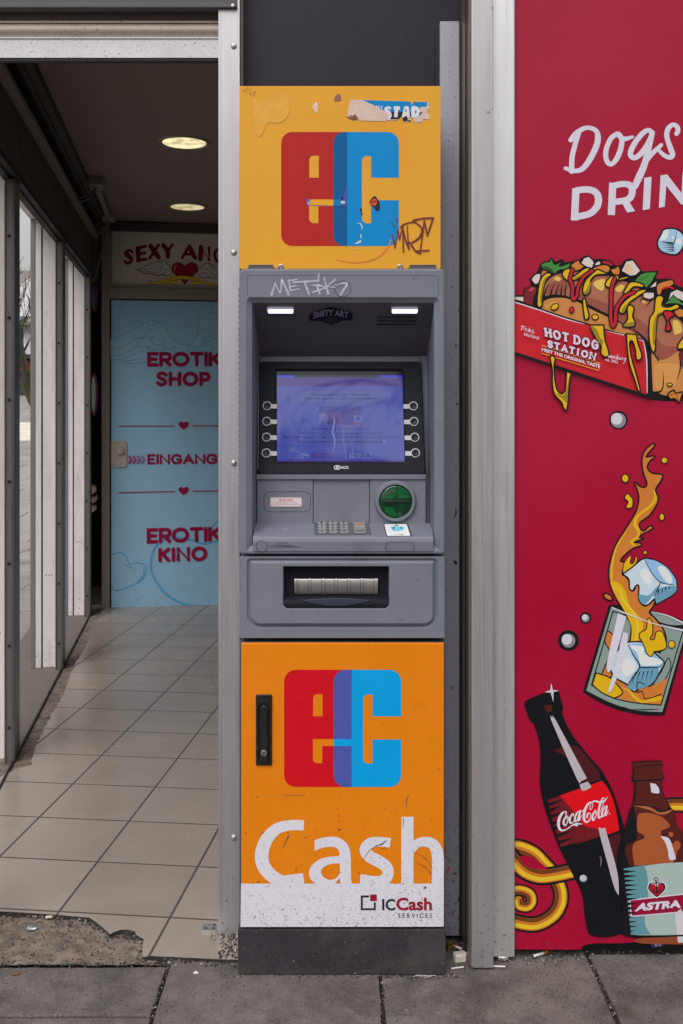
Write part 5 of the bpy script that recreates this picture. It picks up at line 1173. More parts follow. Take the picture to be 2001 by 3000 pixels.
for x, y, rx, ry, c, an in ((435, 720, 36, 24, YLW, .6), (583, 748, 20, 28, RDK, -.3), (790, 810, 28, 24, YLW, 0), (1445, 1405, 24, 14, YLW, 0)): A.dot(x, y, rx, c, ry=ry, line=(K, 9), a=-an)
A.fill([(1430, 1490), (1480, 1455), (1500, 1480), (1560, 1470), (1550, 1510), (1530, 1560), (1490, 1530), (1450, 1530)], ORN, line=LN); A.stroke([(1440, 1500), (1500, 1490), (1520, 1540)], 12, (176, 96, 40))
# words on the tray
A.stroke([(320, 1060), (830, 1218)], 8, (222, 160, 40), cap=False); A.stroke([(318, 1129), (826, 1282)], 8, (222, 160, 40), cap=False)
MAR = (150, 20, 62)
def slab(word, tl, tr, br, bl, wd):
    wdt = [GW.get(ch, .7) + .42 for ch in word.replace(' ', '_')]; wdt = [.5 if ch == ' ' else (GW.get(ch, .7) + (.75 if ch == 'I' else .42)) for ch in word]; tot = sum(wdt)
    for ps, (w_, c_) in enumerate(((wd + 16, MAR), (wd, WH))):
        x = 0
        for ch, ww in zip(word, wdt):
            if ch != ' ':
                f = lambda t, s: A.quadmap((tl, tr, br, bl), (x + ww * t) / tot, s)
                m0, m1 = (.2, .8) if ch != 'I' else (.42, .58)
                q = [f(m0, 1), f(m1, 1), f(m1, 0), f(m0, 0)]
                A.letter(ch, q, w_, c_)
                if ch in 'HTAIND':
                    xs = {'H': (m0, m1), 'T': (.5,), 'A': (m0, m1), 'I': (.5,), 'N': (m0,), 'D': (m0,)}[ch]
                    for xx in xs:
                        for s_ in ((0, 1) if ch not in 'TA' else (0,)): A.stroke([f(xx - .13, s_), f(xx + .13, s_)], w_ * .62, c_)
            x += ww
slab('HOT DOG', (335, 908), (832, 1030), (822, 1095), (345, 972), 19)
slab('STATION', (362, 1018), (805, 1140), (792, 1190), (366, 1068), 17)
A.text('MEET THE ORIGINAL TASTE', [(318, 1080), (830, 1230), (830, 1264), (318, 1110)], WH, bold=.035)
must([(742, 880, 1), (862, 882, 1), (872, 1000), (902, 1100), (906, 1150), (872, 1162), (838, 1130), (836, 1050), (780, 980)], [(745, 885), (800, 920), (830, 990), (858, 1020), (846, 1060), (836, 1050), (790, 985)])
must([(1060, 958, 1), (1152, 965, 1), (1162, 1040), (1196, 1140), (1186, 1182), (1150, 1182), (1140, 1100), (1112, 1022), (1090, 1050), (1110, 1180), (1150, 1320), (1182, 1452), (1165, 1462), (1140, 1380), (1082, 1200)])
must([(390, 1165), (420, 1155), (436, 1182), (426, 1250), (442, 1420), (480, 1482), (510, 1476), (526, 1440), (535, 1288, 1), (576, 1305, 1), (560, 1400), (546, 1580), (530, 1632), (508, 1610), (490, 1562), (430, 1492), (410, 1400), (410, 1280)], [(560, 1330), (550, 1450), (540, 1560), (500, 1530), (440, 1480), (500, 1500), (530, 1470)])
A.stroke([(60, 1124, 1), (380, 1228, 1)], 26, K, cap=False); A.stroke([(430, 1245, 1), (1290, 1525, 1)], 30, K, cap=False)
for p, wd in (([(150, 888), (136, 928)], 6), ([(134, 892), (170, 896)], 5), ([(138, 910), (156, 910)], 4), ([(160, 930), (166, 908), (172, 912)], 4), ([(176, 925), (186, 918), (178, 912), (176, 932), (190, 934)], 4), ([(206, 916), (196, 922), (206, 934), (194, 938)], 4), ([(214, 905), (206, 945), (216, 925), (218, 946)], 4), ([(246, 955), (232, 930), (242, 926), (230, 950), (240, 958), (250, 944)], 4)):
    A.stroke(p, wd, WH)
A.text('DELICIOUS', [(164, 948), (294, 988), (292, 1012), (160, 972)], WH, bold=.02)
for p in ([(908, 1150), (900, 1165), (912, 1168), (920, 1148), (918, 1170)], [(926, 1172), (930, 1150), (936, 1172), (944, 1152), (946, 1174), (958, 1156)], [(962, 1158), (960, 1178), (972, 1178), (976, 1160), (976, 1182)], [(984, 1140), (980, 1182), (996, 1180), (992, 1166), (982, 1170)], [(1000, 1164), (1000, 1184), (1010, 1182), (1014, 1166), (1014, 1186)], [(1022, 1188), (1026, 1170), (1034, 1174)], [(1054, 1172), (1042, 1176), (1042, 1192), (1054, 1186), (1056, 1174), (1046, 1210), (1030, 1218)]):
    A.stroke(p, 4.5, WH)
A.text('est. 2022', [(874, 1172), (988, 1197), (986, 1222), (872, 1194)], WH, bold=.02)
A.build('hot_dog_picture', pan)

# ice cubes, bubbles, drink glass
BL1, BL2, BL3, BLH = (196, 214, 240), (146, 188, 226), (106, 156, 184), (222, 226, 242)
A = Art(FR, .0006, .000025, (1480, 660, .33227))
A.fill([(1340, 152), (1375, 75), (1400, 36), (1500, 30), (1575, 90), (1570, 185), (1515, 256), (1430, 252), (1365, 222)], (160, 198, 236), line=(K, 15))
A.fill([(1490, 158, 1), (1512, 45, 1), (1562, 92), (1558, 180), (1512, 238, 1)], (180, 210, 240)); A.fill([(1365, 130), (1400, 50), (1440, 42), (1430, 110), (1385, 135)], BLH); A.fill([(1465, 100), (1490, 105), (1475, 122)], BLH); A.fill([(1500, 140), (1545, 110), (1550, 165), (1515, 160)], BLH)
for k in range(6): A.fill([(1368 + 8 * k, 142 + 18 * k), (1484, 150 + 14 * k), (1488, 160 + 14 * k)], K, sm=False)
A.stroke([(1365, 142), (1440, 156), (1488, 156), (1512, 48)], [3, 6, 8, 2], K)
A.build('ice_cube_picture', pan)
z8 = (1480, 1200, .40419)
A = Art(FR, .0006, .00003, z8)
GR = (138, 138, 144)
for x, y, r, q in ((820, 76, 68, 55), (583, 1510, 42, 28), (458, 1673, 76, 50)):
    A = Art(FR, .0006, .00003, z8); A.dot(x, y, r, K); A.dot(x, y + 2, q, GR); A.fill([(x + q * .75 * math.cos(t) - q * .22, y + q * .78 * math.sin(t) - q * .16) for t in [2 * math.pi * k / 20 for k in range(20)]], WH, sm=False); A.build('bubble_picture', pan)
A = Art(FR, .0006, .00003, z8); GG = (138, 156, 150)
A.fill([(752, 1415, 1), (832, 1412, 1), (1050, 1452, 1), (1220, 1500), (1320, 1545, 1), (1320, 1620, 1), (1155, 2218, 1), (1000, 2216), (800, 2172), (660, 2108), (562, 2047, 1)], K)
A.fill([(768, 1432, 1), (900, 1480), (1100, 1545), (1310, 1600, 1), (1138, 2192, 1), (960, 2180), (780, 2130), (588, 2036, 1)], GG)
A.fill([(1055, 1466, 1), (1180, 1498), (1300, 1560, 1), (1200, 1560), (1090, 1530, 1)], GG)
A.fill([(780, 1462, 1), (1000, 1530), (1290, 1600, 1), (1128, 2142, 1), (920, 2122), (760, 2080), (626, 1995, 1)], GG, line=(K, 9))
A.fill([(742, 1600, 1), (722, 1680), (760, 1760), (728, 1850), (700, 1930), (760, 1945), (820, 1800), (820, 1660, 1)], ORN, line=(K, 9))
A.fill([(1180, 1800), (1130, 1900), (1070, 1980), (1120, 1995), (1165, 1940), (1200, 1860)], GG, line=(K, 7))
A.fill([(660, 1908, 1), (760, 1942), (860, 1960), (900, 2030), (1060, 2000), (1174, 1945, 1), (1126, 2136, 1), (920, 2116), (740, 2062), (632, 1992, 1)], ORN)
A.fill([(658, 1908, 1), (760, 1944), (835, 2020), (846, 2060), (790, 2092, 1), (700, 2050), (630, 1992, 1)], YLW, line=(K, 9))
A.fill([(835, 2008), (900, 2030), (940, 2070), (1000, 2110), (1060, 2080), (1130, 2080), (1120, 2110), (1040, 2120), (980, 2125), (920, 2080), (890, 2040)], YLW)
A.fill([(1086, 258), (1062, 250), (1010, 300), (990, 370), (1000, 460), (1026, 530), (1012, 562), (976, 556), (950, 530), (936, 532), (952, 570), (968, 640), (946, 740), (880, 850), (800, 980), (756, 1120), (750, 1220), (780, 1330), (840, 1430), (880, 1500), (912, 1560), (908, 1640), (896, 1700, 1), (1120, 1760, 1), (1165, 1690), (1150, 1600), (1085, 1510), (1045, 1472), (1075, 1420), (1086, 1372), (1040, 1412), (1000, 1420), (970, 1370), (968, 1282), (950, 1272), (930, 1312), (906, 1302), (896, 1242), (870, 1206), (848, 1190), (862, 1108), (838, 1100), (850, 1070), (920, 1010), (986, 986), (976, 966), (938, 960), (1002, 935), (970, 918), (1062, 868), (1064, 845), (1040, 846), (1010, 876), (982, 866), (975, 822), (1042, 770), (1092, 700), (1110, 640), (1090, 580), (1132, 510), (1136, 472), (1062, 458), (1030, 420), (1050, 372), (1084, 345), (1070, 335), (1022, 342), (1050, 300)], ORN, line=(K, 12), k=4)
A.fill([(764, 1250), (830, 1260), (872, 1320), (902, 1420), (972, 1500), (1000, 1560), (962, 1680, 1), (908, 1690, 1), (915, 1580), (880, 1490), (800, 1340)], YLW); A.stroke([(780, 1290), (830, 1300), (850, 1370), (920, 1460), (960, 1560), (945, 1670)], [6, 14, 16, 16, 18, 14], (232, 196, 60))
A.stroke([(1078, 590), (1086, 650), (1040, 710), (960, 770), (940, 830), (965, 880), (960, 920), (915, 960), (940, 985)], [12, 22, 18, 20, 26, 20, 16, 22, 10], YLW); A.stroke([(880, 880), (800, 1010), (772, 1150), (772, 1240)], [4, 12, 16, 12], YLW)
A.fill([(862, 1110), (905, 1056), (912, 1070), (905, 1112), (930, 1110), (948, 1060), (956, 1088), (930, 1140), (872, 1182), (852, 1176)], YLW, line=(K, 6))
A.fill([(850, 1192, 1), (920, 1142), (1000, 1080), (1080, 1090), (1170, 1140), (1232, 1220), (1242, 1300), (1200, 1350), (1092, 1412, 1), (1084, 1370), (1040, 1410), (1002, 1416), (966, 1372), (968, 1282), (948, 1274), (922, 1312), (900, 1292), (894, 1228)], BL1, line=(K, 11))
A.fill([(1012, 1086, 1), (1060, 1180), (1120, 1248), (1222, 1270), (1236, 1262), (1230, 1222), (1168, 1142), (1080, 1092)], BL2); A.fill([(1104, 1142), (1150, 1138), (1200, 1200), (1208, 1256), (1170, 1252), (1130, 1200)], BLH); A.fill([(970, 1340), (1040, 1346), (1090, 1290), (1120, 1280), (1060, 1360), (1010, 1412), (975, 1385)], BL3)
A.fill([(1080, 1352, 1), (1122, 1292), (1230, 1278), (1238, 1310), (1200, 1348), (1096, 1406, 1)], BL3); A.stroke([(1010, 1086), (1060, 1180), (1125, 1250), (1225, 1272)], [4, 6, 8, 4], K); A.stroke([(1125, 1252), (1105, 1300), (1078, 1352)], [6, 8, 4], K)
for k in range(4): A.fill([(1105 + 26 * k, 1306 - 8 * k), (1116 + 26 * k, 1304 - 8 * k), (1108 + 26 * k, 1352 - 16 * k)], K, sm=False)
A.fill([(975, 1190), (1010, 1150), (1050, 1190), (1060, 1250), (1020, 1262)], BLH)
A.fill([(832, 1722), (880, 1686), (1020, 1690), (1090, 1770), (1152, 1830), (1130, 1882), (1062, 1992), (1000, 2000), (932, 2042), (880, 1990), (800, 1942), (760, 1872), (790, 1780)], BL1, line=(K, 11))
A.fill([(890, 1702, 1), (1018, 1696), (1085, 1772), (1146, 1830), (1110, 1862), (970, 1862), (922, 1760)], BL2); A.fill([(905, 1710), (1000, 1720), (1010, 1770), (1136, 1820), (1100, 1850), (985, 1850), (960, 1770)], BLH); A.fill([(972, 1872), (1110, 1872), (1060, 1985), (930, 2030), (888, 1990)], BL3)
for k in range(5): A.fill([(940 + 30 * k, 1905 - 4 * k), (950 + 30 * k, 1900 - 4 * k), (905 + 36 * k, 2010 - 12 * k)], K, sm=False)
A.stroke([(888, 1702), (925, 1775), (972, 1866), (885, 1990)], [4, 8, 10, 5], K); A.stroke([(972, 1866), (1110, 1866), (1150, 1832)], [10, 6, 3], K); A.fill([(830, 1820), (890, 1800), (945, 1850), (900, 1930), (860, 1920)], BLH)
A.stroke([(1010, 1990), (960, 1975), (955, 2045), (990, 2040), (1010, 2090), (1060, 2085), (1130, 2060)], 6, K)
A.fill([(1045, 1510), (1066, 1550), (1066, 1620), (1048, 1660), (1080, 1662), (1092, 1612), (1140, 1614), (1166, 1720), (1112, 1748), (1080, 1752), (1060, 1786), (1030, 1772), (1000, 1700), (970, 1640), (985, 1610), (1020, 1590), (1030, 1522)], YLW, line=(K, 7))
A.stroke([(770, 1432), (900, 1486), (1095, 1556), (1310, 1602)], [10, 8, 6, 14], WH, cap=False); A.stroke([(1058, 1464), (1180, 1494), (1310, 1556)], [4, 9, 12], WH, cap=False)
A.fill([(816, 1474, 1), (876, 1500, 1), (772, 1868), (735, 1842)], WH, sm=True); A.fill([(848, 1632), (868, 1618), (888, 1640), (850, 1830), (770, 2030), (748, 2022), (800, 1850)], WH)
A.stroke([(765, 2132), (830, 2158), (880, 2160), (830, 2150)], [2, 6, 3, 1], K); A.stroke([(915, 2168), (1010, 2172), (1112, 2168)], [2, 7, 3], K)
for x, y, r in ((1152, 367, 22), (1012, 1035, 14)): A.dot(x, y, r, YLW, line=(K, 6))
A.dot(868, 498, 26, YLW, ry=30, line=(K, 8)); A.dot(1133, 777, 18, YLW, ry=26, line=(K, 7)); A.dot(1204, 1700, 24, YLW, ry=28, line=(K, 6)); A.dot(742, 1356, 36, ORN, ry=20, line=(K, 12), a=.6)
A.fill([(875, 612), (892, 612), (922, 650), (920, 700), (900, 714), (872, 706), (888, 670), (864, 640)], YLW, line=(K, 8))
A.build('drink_glass_picture', pan)

# potato curls behind the bottles
A = Art(FR, .0006, .00003, z9); OB = (112, 62, 26)
def curl(p, wd, k=1):
    A.stroke(p, wd, K, k=8); A.stroke(p, wd * .72, (206, 120, 40), k=8)
    def off(p, d):
        out = []
        for i in range(len(p)):
            a = Vector(p[min(i + 1, len(p) - 1)]) - Vector(p[max(i - 1, 0)]); a.normalize(); out.append((p[i][0] - a.y * d * k, p[i][1] + a.x * d * k))
        return out
    A.stroke(off(p, wd * .24), wd * .22, OB, k=8); A.stroke(off(p, -wd * .16), wd * .24, (232, 190, 44), k=8)
curl([(40, 1360), (120, 1365), (220, 1410), (300, 1490), (360, 1560), (420, 1680), (425, 1780), (380, 1870), (290, 1935), (190, 1955), (40, 1925)], 128)
curl([(20, 1400), (75, 1470), (150, 1545), (260, 1585), (380, 1575), (520, 1545)], 138, -1)
A.fill([(110, 1440), (180, 1430), (260, 1475), (320, 1530), (230, 1530), (150, 1500)], REDP)
A.build('potato_curl_picture', pan); A = Art(FR, .0006, .00003, z9)
curl([(40, 1695), (120, 1690), (190, 1720), (205, 1780), (170, 1820), (110, 1810), (100, 1770)], 92)
A.build('potato_curl_picture', pan); A = Art(FR, .0006, .00003, z9)
curl([(1240, 1050), (1300, 1040), (1600, 1048)], 120, -1)
A.build('potato_curl_picture', pan)

# cola bottle
A = Art(FR, .0030, .00003, z9); BK = (17, 18, 24); DB_ = (80, 28, 28); GB = (186, 178, 186)
A.fill([(145, 268), (165, 236), (300, 180), (400, 168), (418, 205), (442, 290), (438, 345), (500, 480), (620, 640), (740, 780), (825, 940), (885, 1120), (925, 1270), (960, 1500), (952, 1800), (952, 2030, 1), (890, 2025), (780, 2050), (680, 2042), (632, 2010), (608, 1900), (585, 1720), (530, 1600), (480, 1500), (400, 1340), (312, 1100), (276, 960), (262, 850), (268, 700), (258, 560), (222, 430), (186, 390), (165, 330)], BK, k=4)
A.fill([(298, 282), (325, 275), (356, 278), (355, 318), (318, 328)], (84, 30, 26)); A.fill([(365, 622, 1), (480, 580), (560, 600), (640, 690), (712, 780), (726, 840, 1), (620, 872, 1), (560, 850), (500, 720), (450, 660)], (74, 24, 28), k=4)
A.fill([(770, 1290, 1), (876, 1250, 1), (880, 1300), (855, 1400), (848, 1540, 1), (820, 1420)], (74, 24, 28))
LB = [(325, 1000, 1), (740, 853, 1), (795, 930), (842, 1060), (870, 1230, 1), (430, 1372, 1), (370, 1190)]
A.fill(LB, (112, 26, 34)); A.fill([(415, 966, 1), (740, 853, 1), (795, 930), (842, 1060), (870, 1230, 1), (790, 1262, 1), (690, 1218), (600, 1188), (500, 1060)], (222, 12, 28))
for x, y, l in ((318, 1040, 150), (330, 1082, 110), (338, 1130, 120), (350, 1185, 80), (366, 1220, 120), (388, 1278, 140), (410, 1325, 120), (420, 1372, 170)): A.fill([(x - 6, y - 14), (x + l, y - l * .36), (x + 4, y + 14)], BK, sm=False)
A.z = (1580, 2320, .14031); CC = (222, 216, 228)
A.stroke([(545, 460), (560, 420), (530, 402), (470, 440), (415, 540), (395, 660), (420, 760), (480, 795), (570, 765), (680, 690), (780, 655), (900, 664)], [26, 26, 22, 44, 60, 56, 50, 34, 20, 22, 46, 4], CC)
A.fill([(690, 690), (790, 680), (780, 715), (745, 698)], CC); A.stroke([(560, 490), (510, 580), (505, 660), (540, 690), (580, 620), (598, 530), (570, 490), (560, 550), (620, 545)], [26, 38, 42, 28, 20, 20, 22, 12, 14], CC)
A.stroke([(710, 490), (705, 445), (670, 470), (630, 560), (640, 630), (680, 640), (720, 590)], [26, 22, 30, 44, 42, 22, 14], CC)
A.stroke([(830, 400), (780, 430), (740, 530), (745, 600), (790, 570), (850, 390)], [20, 30, 40, 38, 22, 34], CC); A.stroke([(850, 390), (815, 540), (825, 585), (875, 480)], [40, 44, 30, 10], CC); A.fill([(880, 378, 1), (914, 360, 1), (908, 390, 1), (876, 404, 1)], CC, sm=False)
A.stroke([(1050, 440), (1010, 440), (992, 500), (1000, 545)], [20, 30, 40, 6], CC); A.stroke([(1045, 425), (1070, 480), (1040, 580), (975, 620), (930, 560), (930, 430), (990, 270), (1070, 205), (1110, 250), (1090, 340), (1055, 355), (1050, 300), (1080, 220), (1150, 180), (1250, 205), (1350, 180), (1418, 85)], [10, 14, 22, 34, 50, 54, 46, 18, 12, 12, 14, 14, 16, 34, 40, 36, 3], CC, k=6)
A.stroke([(1170, 370), (1110, 460), (1105, 560), (1135, 570), (1180, 470), (1180, 390), (1150, 440), (1210, 445)], [18, 36, 42, 26, 18, 14, 12, 16], CC); A.stroke([(1350, 130), (1320, 120), (1270, 220), (1230, 400), (1240, 530), (1300, 480)], [16, 26, 40, 42, 40, 10], CC); A.stroke([(1330, 220), (1300, 330), (1260, 410)], [18, 14, 8], CC)
A.stroke([(1400, 290), (1350, 310), (1305, 420), (1310, 500), (1360, 440), (1405, 290)], [20, 30, 42, 36, 18, 34], CC); A.stroke([(1405, 290), (1375, 430), (1385, 480), (1435, 370)], [34, 42, 28, 10], CC); A.stroke(circ(1456, 443, 17, seg=16), 4, CC, closed=True, sm=False)
A.z = z9
A.fill([(348, 384), (364, 374), (380, 380), (622, 832, 1), (575, 856), (545, 835)], GB, k=2); A.fill([(566, 880, 1), (630, 857, 1), (654, 892), (645, 908), (595, 928), (580, 915)], GB); A.fill([(714, 1230), (740, 1216), (762, 1210, 1), (855, 1550), (866, 1728, 1), (832, 1665), (780, 1480)], GB)
A.fill([(350, 104), (362, 156), (408, 163), (368, 174), (366, 250), (346, 178), (298, 175), (342, 158)], (206, 196, 206), sm=False)
A.dot(598, 1600, 28, (92, 90, 98)); A.dot(594, 1595, 27, (196, 192, 204), ry=25); A.stroke([(722, 1425), (732, 1460), (726, 1510)], [4, 12, 3], (110, 110, 116))
A.build('cola_bottle_picture', pan)

# beer bottle
A = Art(FR, .0048, .00003, z9); BN = (86, 32, 28); AM = (168, 88, 48); TE, TED = (166, 186, 180), (96, 148, 158)
A.fill([(965, 722), (985, 704), (1100, 696), (1190, 698), (1200, 722), (1195, 760), (1212, 830), (1196, 852), (1202, 930), (1250, 1030), (1292, 1100), (1312, 1190), (1370, 1260), (1440, 1330), (1460, 2100, 1), (900, 2040, 1), (900, 1800, 1), (890, 1520), (905, 1380), (905, 1260), (940, 1100), (975, 1010), (985, 870), (964, 852), (975, 760)], K)
A.fill([(972, 722), (988, 712), (1100, 704), (1188, 706), (1190, 724), (1080, 730), (980, 748)], BN); A.fill([(985, 755, 1), (1080, 738), (1190, 732, 1), (1205, 832, 1), (1100, 842), (978, 845, 1)], BN); A.fill([(998, 856, 1), (1190, 850, 1), (1196, 930), (1244, 1030), (1262, 1050, 1), (1200, 1078), (1130, 1048), (980, 1030, 1), (998, 960)], BN)
A.fill([(980, 1040, 1), (1130, 1062), (1200, 1092), (1285, 1066, 1), (1310, 1185), (1440, 1330, 1), (1440, 1470, 1), (945, 1500, 1), (918, 1400), (928, 1340), (1000, 1300), (1000, 1160)], BN)
A.fill([(975, 1040, 1), (1100, 1050), (1180, 1092), (1285, 1066, 1), (1240, 1100), (1180, 1108), (1100, 1075)], (176, 100, 60)); A.fill([(1012, 1115), (1050, 1098), (1110, 1098), (1200, 1130), (1256, 1190), (1240, 1212), (1190, 1232), (1200, 1280), (1280, 1330), (1312, 1400), (1280, 1478, 1), (986, 1500, 1), (970, 1380), (990, 1322), (1062, 1290), (1050, 1262), (1008, 1230)], AM)
A.dot(1264, 1260, 20, AM); A.dot(1310, 1345, 28, AM, ry=36)
A.fill([(1106, 868, 1), (1145, 874, 1), (1172, 908), (1172, 946), (1115, 940, 1)], WH); A.fill([(1190, 1278), (1205, 1275), (1250, 1292), (1275, 1350), (1300, 1440), (1290, 1453), (1252, 1450), (1240, 1380), (1220, 1320)], WH)
A.fill([(902, 1522, 1), (1200, 1482), (1450, 1470, 1), (1450, 2024, 1), (1200, 2030), (960, 2030, 1)], TE); A.fill([(902, 1522, 1), (1060, 1494, 1), (1085, 1580), (1090, 1740), (1066, 1900), (1075, 1970), (1115, 2024, 1), (960, 2028, 1)], TED)
for k in range(14):
    y = 1545 + 35 * k; A.fill([(890, y - 14), (1005 + 12 * math.sin(k * 2.3), y - 4), (900, y + 14)], K, sm=False)
A.fill([(945, 1758), (1460, 1700), (1460, 1848), (958, 1890)], WH, sm=False); A.fill([(953, 1766), (1460, 1709), (1460, 1839), (966, 1881)], (146, 14, 52), sm=False)
A.text('ASTRA', [(1005, 1786), (1340, 1758), (1345, 1820), (990, 1848)], WH, bold=.055, shear=10)
heart(A, 1156, 1684, 72, 66, WH); heart(A, 1156, 1682, 64, 58, K); heart(A, 1156, 1682, 53, 47, (178, 22, 46))
A.stroke(circ(1150, 1602, 13, seg=16), 15, WH, closed=True, sm=False); A.stroke([(1150, 1612), (1154, 1650)], 20, WH); A.stroke([(1124, 1632), (1180, 1626)], 17, WH)
A.stroke(circ(1150, 1602, 13, seg=16), 8, K, closed=True, sm=False); A.stroke([(1150, 1615), (1156, 1700)], 9, K); A.stroke([(1124, 1632), (1180, 1626)], 8, K); A.stroke([(1124, 1682), (1140, 1698), (1158, 1702), (1176, 1694), (1188, 1674)], 8, K)
for k in (6, 7, 8, 9): y = 1545 + 35 * k; A.fill([(890, y - 14), (1010, y - 4), (900, y + 14)], K, sm=False)
A.fill([(1005, 2056), (1200, 2040), (1460, 2030, 1), (1460, 2100, 1), (1045, 2092)], (140, 70, 44)); A.fill([(1294, 1880), (1310, 1850), (1330, 1836), (1350, 1850), (1400, 2084, 1), (1318, 2085, 1)], (206, 200, 208))
A.fill([(955, 2024), (1100, 2036), (1450, 2020), (1450, 2034), (1100, 2048), (955, 2040)], K, sm=False)
A.build('beer_bottle_picture', pan)

# ------------------------------------------------------------------ small things lying about
def gp(px, py, z=.0): return Frame((0, 0, z), (1, 0, 0), (0, 1, 0)).px(px, py)
PAPW = mat('white_paper', col(216, 210, 208), rough=.8, var=.06, scale=60)
FILT = mat('orange_filter', col(196, 112, 46), rough=.8, var=.15, scale=90)
ASH = mat('burnt_end', (.05, .05, .05, 1), rough=.9)
def butt(p0, p1, r, label, filt=True, z=.001):
    a = Vector((*gp(*p0), z + r)); b = Vector((*gp(*p1), z + r)); d = b - a
    t = thing('cigarette_butt', label, 'cigarette butt', (a.x, a.y, z), 'cigarette ends on the ground')
    mb = MB(); mb.tube([a, a + d * .5, b], r, 10); mb.build('paper', PAPW, t)
    if filt: mb = MB(); mb.tube([b + d * .02, b + d * .4], r * 1.03, 10); mb.build('filter', FILT, t)
    mb = MB(); mb.tube([a - d * .04, a + d * .003], r * .92, 8); mb.build('burnt_end', ASH, t)
butt((1562, 2807), (1592, 2797), .0042, 'white cigarette end below the red panel beside the white column')
butt((1354, 2789), (1336, 2781), .004, 'cigarette end with orange filter lying in dirt beside the white stone', z=.004)
butt((1321, 2841), (1358, 2836), .0022, 'thin white cigarette stub in front of the white stone', False)
butt((1438, 2834), (1480, 2835), .0024, 'flattened pale cigarette stub in front of the grey column foot', False)
def crumb(name, label, cat, px, py, s, m, z=0, flat=.6, seed=1, group=None, sharp=True):
    x, y = gp(px, py, z); r_ = random.Random(seed); bm = bmesh.new(); bmesh.ops.create_icosphere(bm, subdivisions=2, radius=1)
    for v in bm.verts:
        q = v.co.copy(); k = 1 + r_.uniform(-.22, .2); v.co = Vector((q.x * s[0] * k, q.y * s[1] * k, max(-.3, q.z) * s[2] * k + s[2] * .3))
    me = bpy.data.meshes.new(name); bm.to_mesh(me); bm.free(); me.materials.append(m); o = bpy.data.objects.new(name, me); C.objects.link(o); o.location = (x, y, z)
    return tag(o, label, cat, group)
STN = mat('white_stone', col(206, 200, 190), rough=.85, var=.12, scale=60, bump=.4, bs=200)
FOIL = mat('crumpled_foil', (.8, .8, .82, 1), rough=.18, metal=.95, var=.1, scale=50, bump=1, bs=160)
mb = MB(); x, y = gp(1348, 2812); Fq = Frame((x, y, .001), (.95, .3, 0), (-.3, .95, 0))
ol = [(-.021, -.012), (.012, -.016), (.022, -.004), (.017, .012), (-.016, .014), (-.022, .002)]
mb.plate(Fq, ol, 0, .021, bev=.004); tag(mb.build('stone', STN), 'white angular stone in the dirt between cash machine plinth and column', 'stone')
crumb('foil_scrap', 'crumpled silver foil in front of the white column foot', 'foil', 1472, 2811, (.016, .008, .01), FOIL, .004, seed=3)
crumb('foil_scrap', 'silvery crumpled foil on the worn concrete at the passage entrance', 'foil', 93, 2719, (.017, .015, .006), FOIL, .004, seed=5)
crumb('gum_wad', 'small whitish scrap on the dark slab right of the joint', 'scrap', 574, 2851, (.008, .006, .004), PAPW, 0, seed=6)
crumb('paper_scrap', 'cream paper flake on the worn concrete beside the silvery foil', 'paper', 143, 2688, (.012, .008, .004), mat('cream_paper', col(204, 196, 176), rough=.8), .004, seed=8)
crumb('dry_leaf', 'curled brown leaf on the slab at the bottom left', 'leaf', 47, 2854, (.014, .008, .004), mat('dry_leaf', col(110, 80, 56), rough=.8, var=.2, scale=60), 0, seed=9)
crumb('pebble', 'green glassy pebble in the joint before the worn concrete', 'pebble', 190, 2826, (.012, .006, .006), mat('green_glass_pebble', col(60, 84, 62), rough=.4), -.004, seed=10)
crumb('bottle_shard', 'olive glass shard in the dirt beside the plinth', 'shard', 1319, 2780, (.014, .012, .022), mat('olive_glass', col(96, 88, 40), rough=.3, var=.3, scale=60), -.004, seed=11)
mb = MB(); x, y = gp(1925, 2772); Fq = Frame((x, y + .0, .002), (1, .1, 0), (0, .5, .85))
mb.plate(Fq, [(-.022, -.006), (.018, -.004), (.022, .006), (.004, .008), (-.018, .010)], 0, .0015)
wr = mb.build('wrapper', [mat('blue_wrapper', col(36, 62, 140), rough=.35)]); tag(wr, 'crumpled blue wrapper stuck under the crimson panel', 'wrapper')
A = Art(Fq, .002); A.mb.poly(Fq, circ(-.004, .002, .005, seg=10), .002, A.mi(WH)); A.mb.poly(Fq, circ(.008, .002, .005, seg=10), .002, A.mi(WH)); A.build('print', wr)
# feather under the plinth edge
mb = MB(); x, y = gp(1238, 2868)
for k in range(16):
    t = k / 15; p0 = Vector((x - .02 + .05 * t, y + .016 - .004 * t, .002)); mb.tube([p0, p0 + Vector((-.012 + .01 * rnd.uniform(-1, 1), -.014 * rnd.uniform(.5, 1.2), .003))], .0007, 4)
mb.tube([(x - .02, y + .016, .002), (x + .04, y + .014, .002)], .001, 5)
tag(mb.build('feather', mat('grey_feather', col(170, 166, 166), rough=.9)), 'frayed pale feather caught below the front edge of the plinth', 'feather')
# bolted plate on the tiles
Fq = Frame((0, 0, .0105), (1, 0, 0), (0, 1, 0)); q = [Fq.px(*z4(*p)) for p in ((1263, 1778), (1350, 1780), (1348, 1735), (1268, 1733))]
FP_ = thing('floor_plate', 'small bolted steel plate on the tiles beside the pillar foot', 'floor plate', (*q[0], .0105))
mb = MB(); mb.plate(Fq, q, 0, .006, bev=.001); mb.build('plate', ALU_D, FP_)
for sx, sy in ((.25, .28), (.8, .28), (.8, .75)):
    u = q[0][0] + (q[1][0] - q[0][0]) * sx; v = q[0][1] + (q[3][1] - q[0][1]) * sy; mb = MB(); mb.disc(Fq, u, v, [(.006, .006), (.005, .009), (.002, .0092)], seg=10); mb.build('screw', DGREY, FP_)
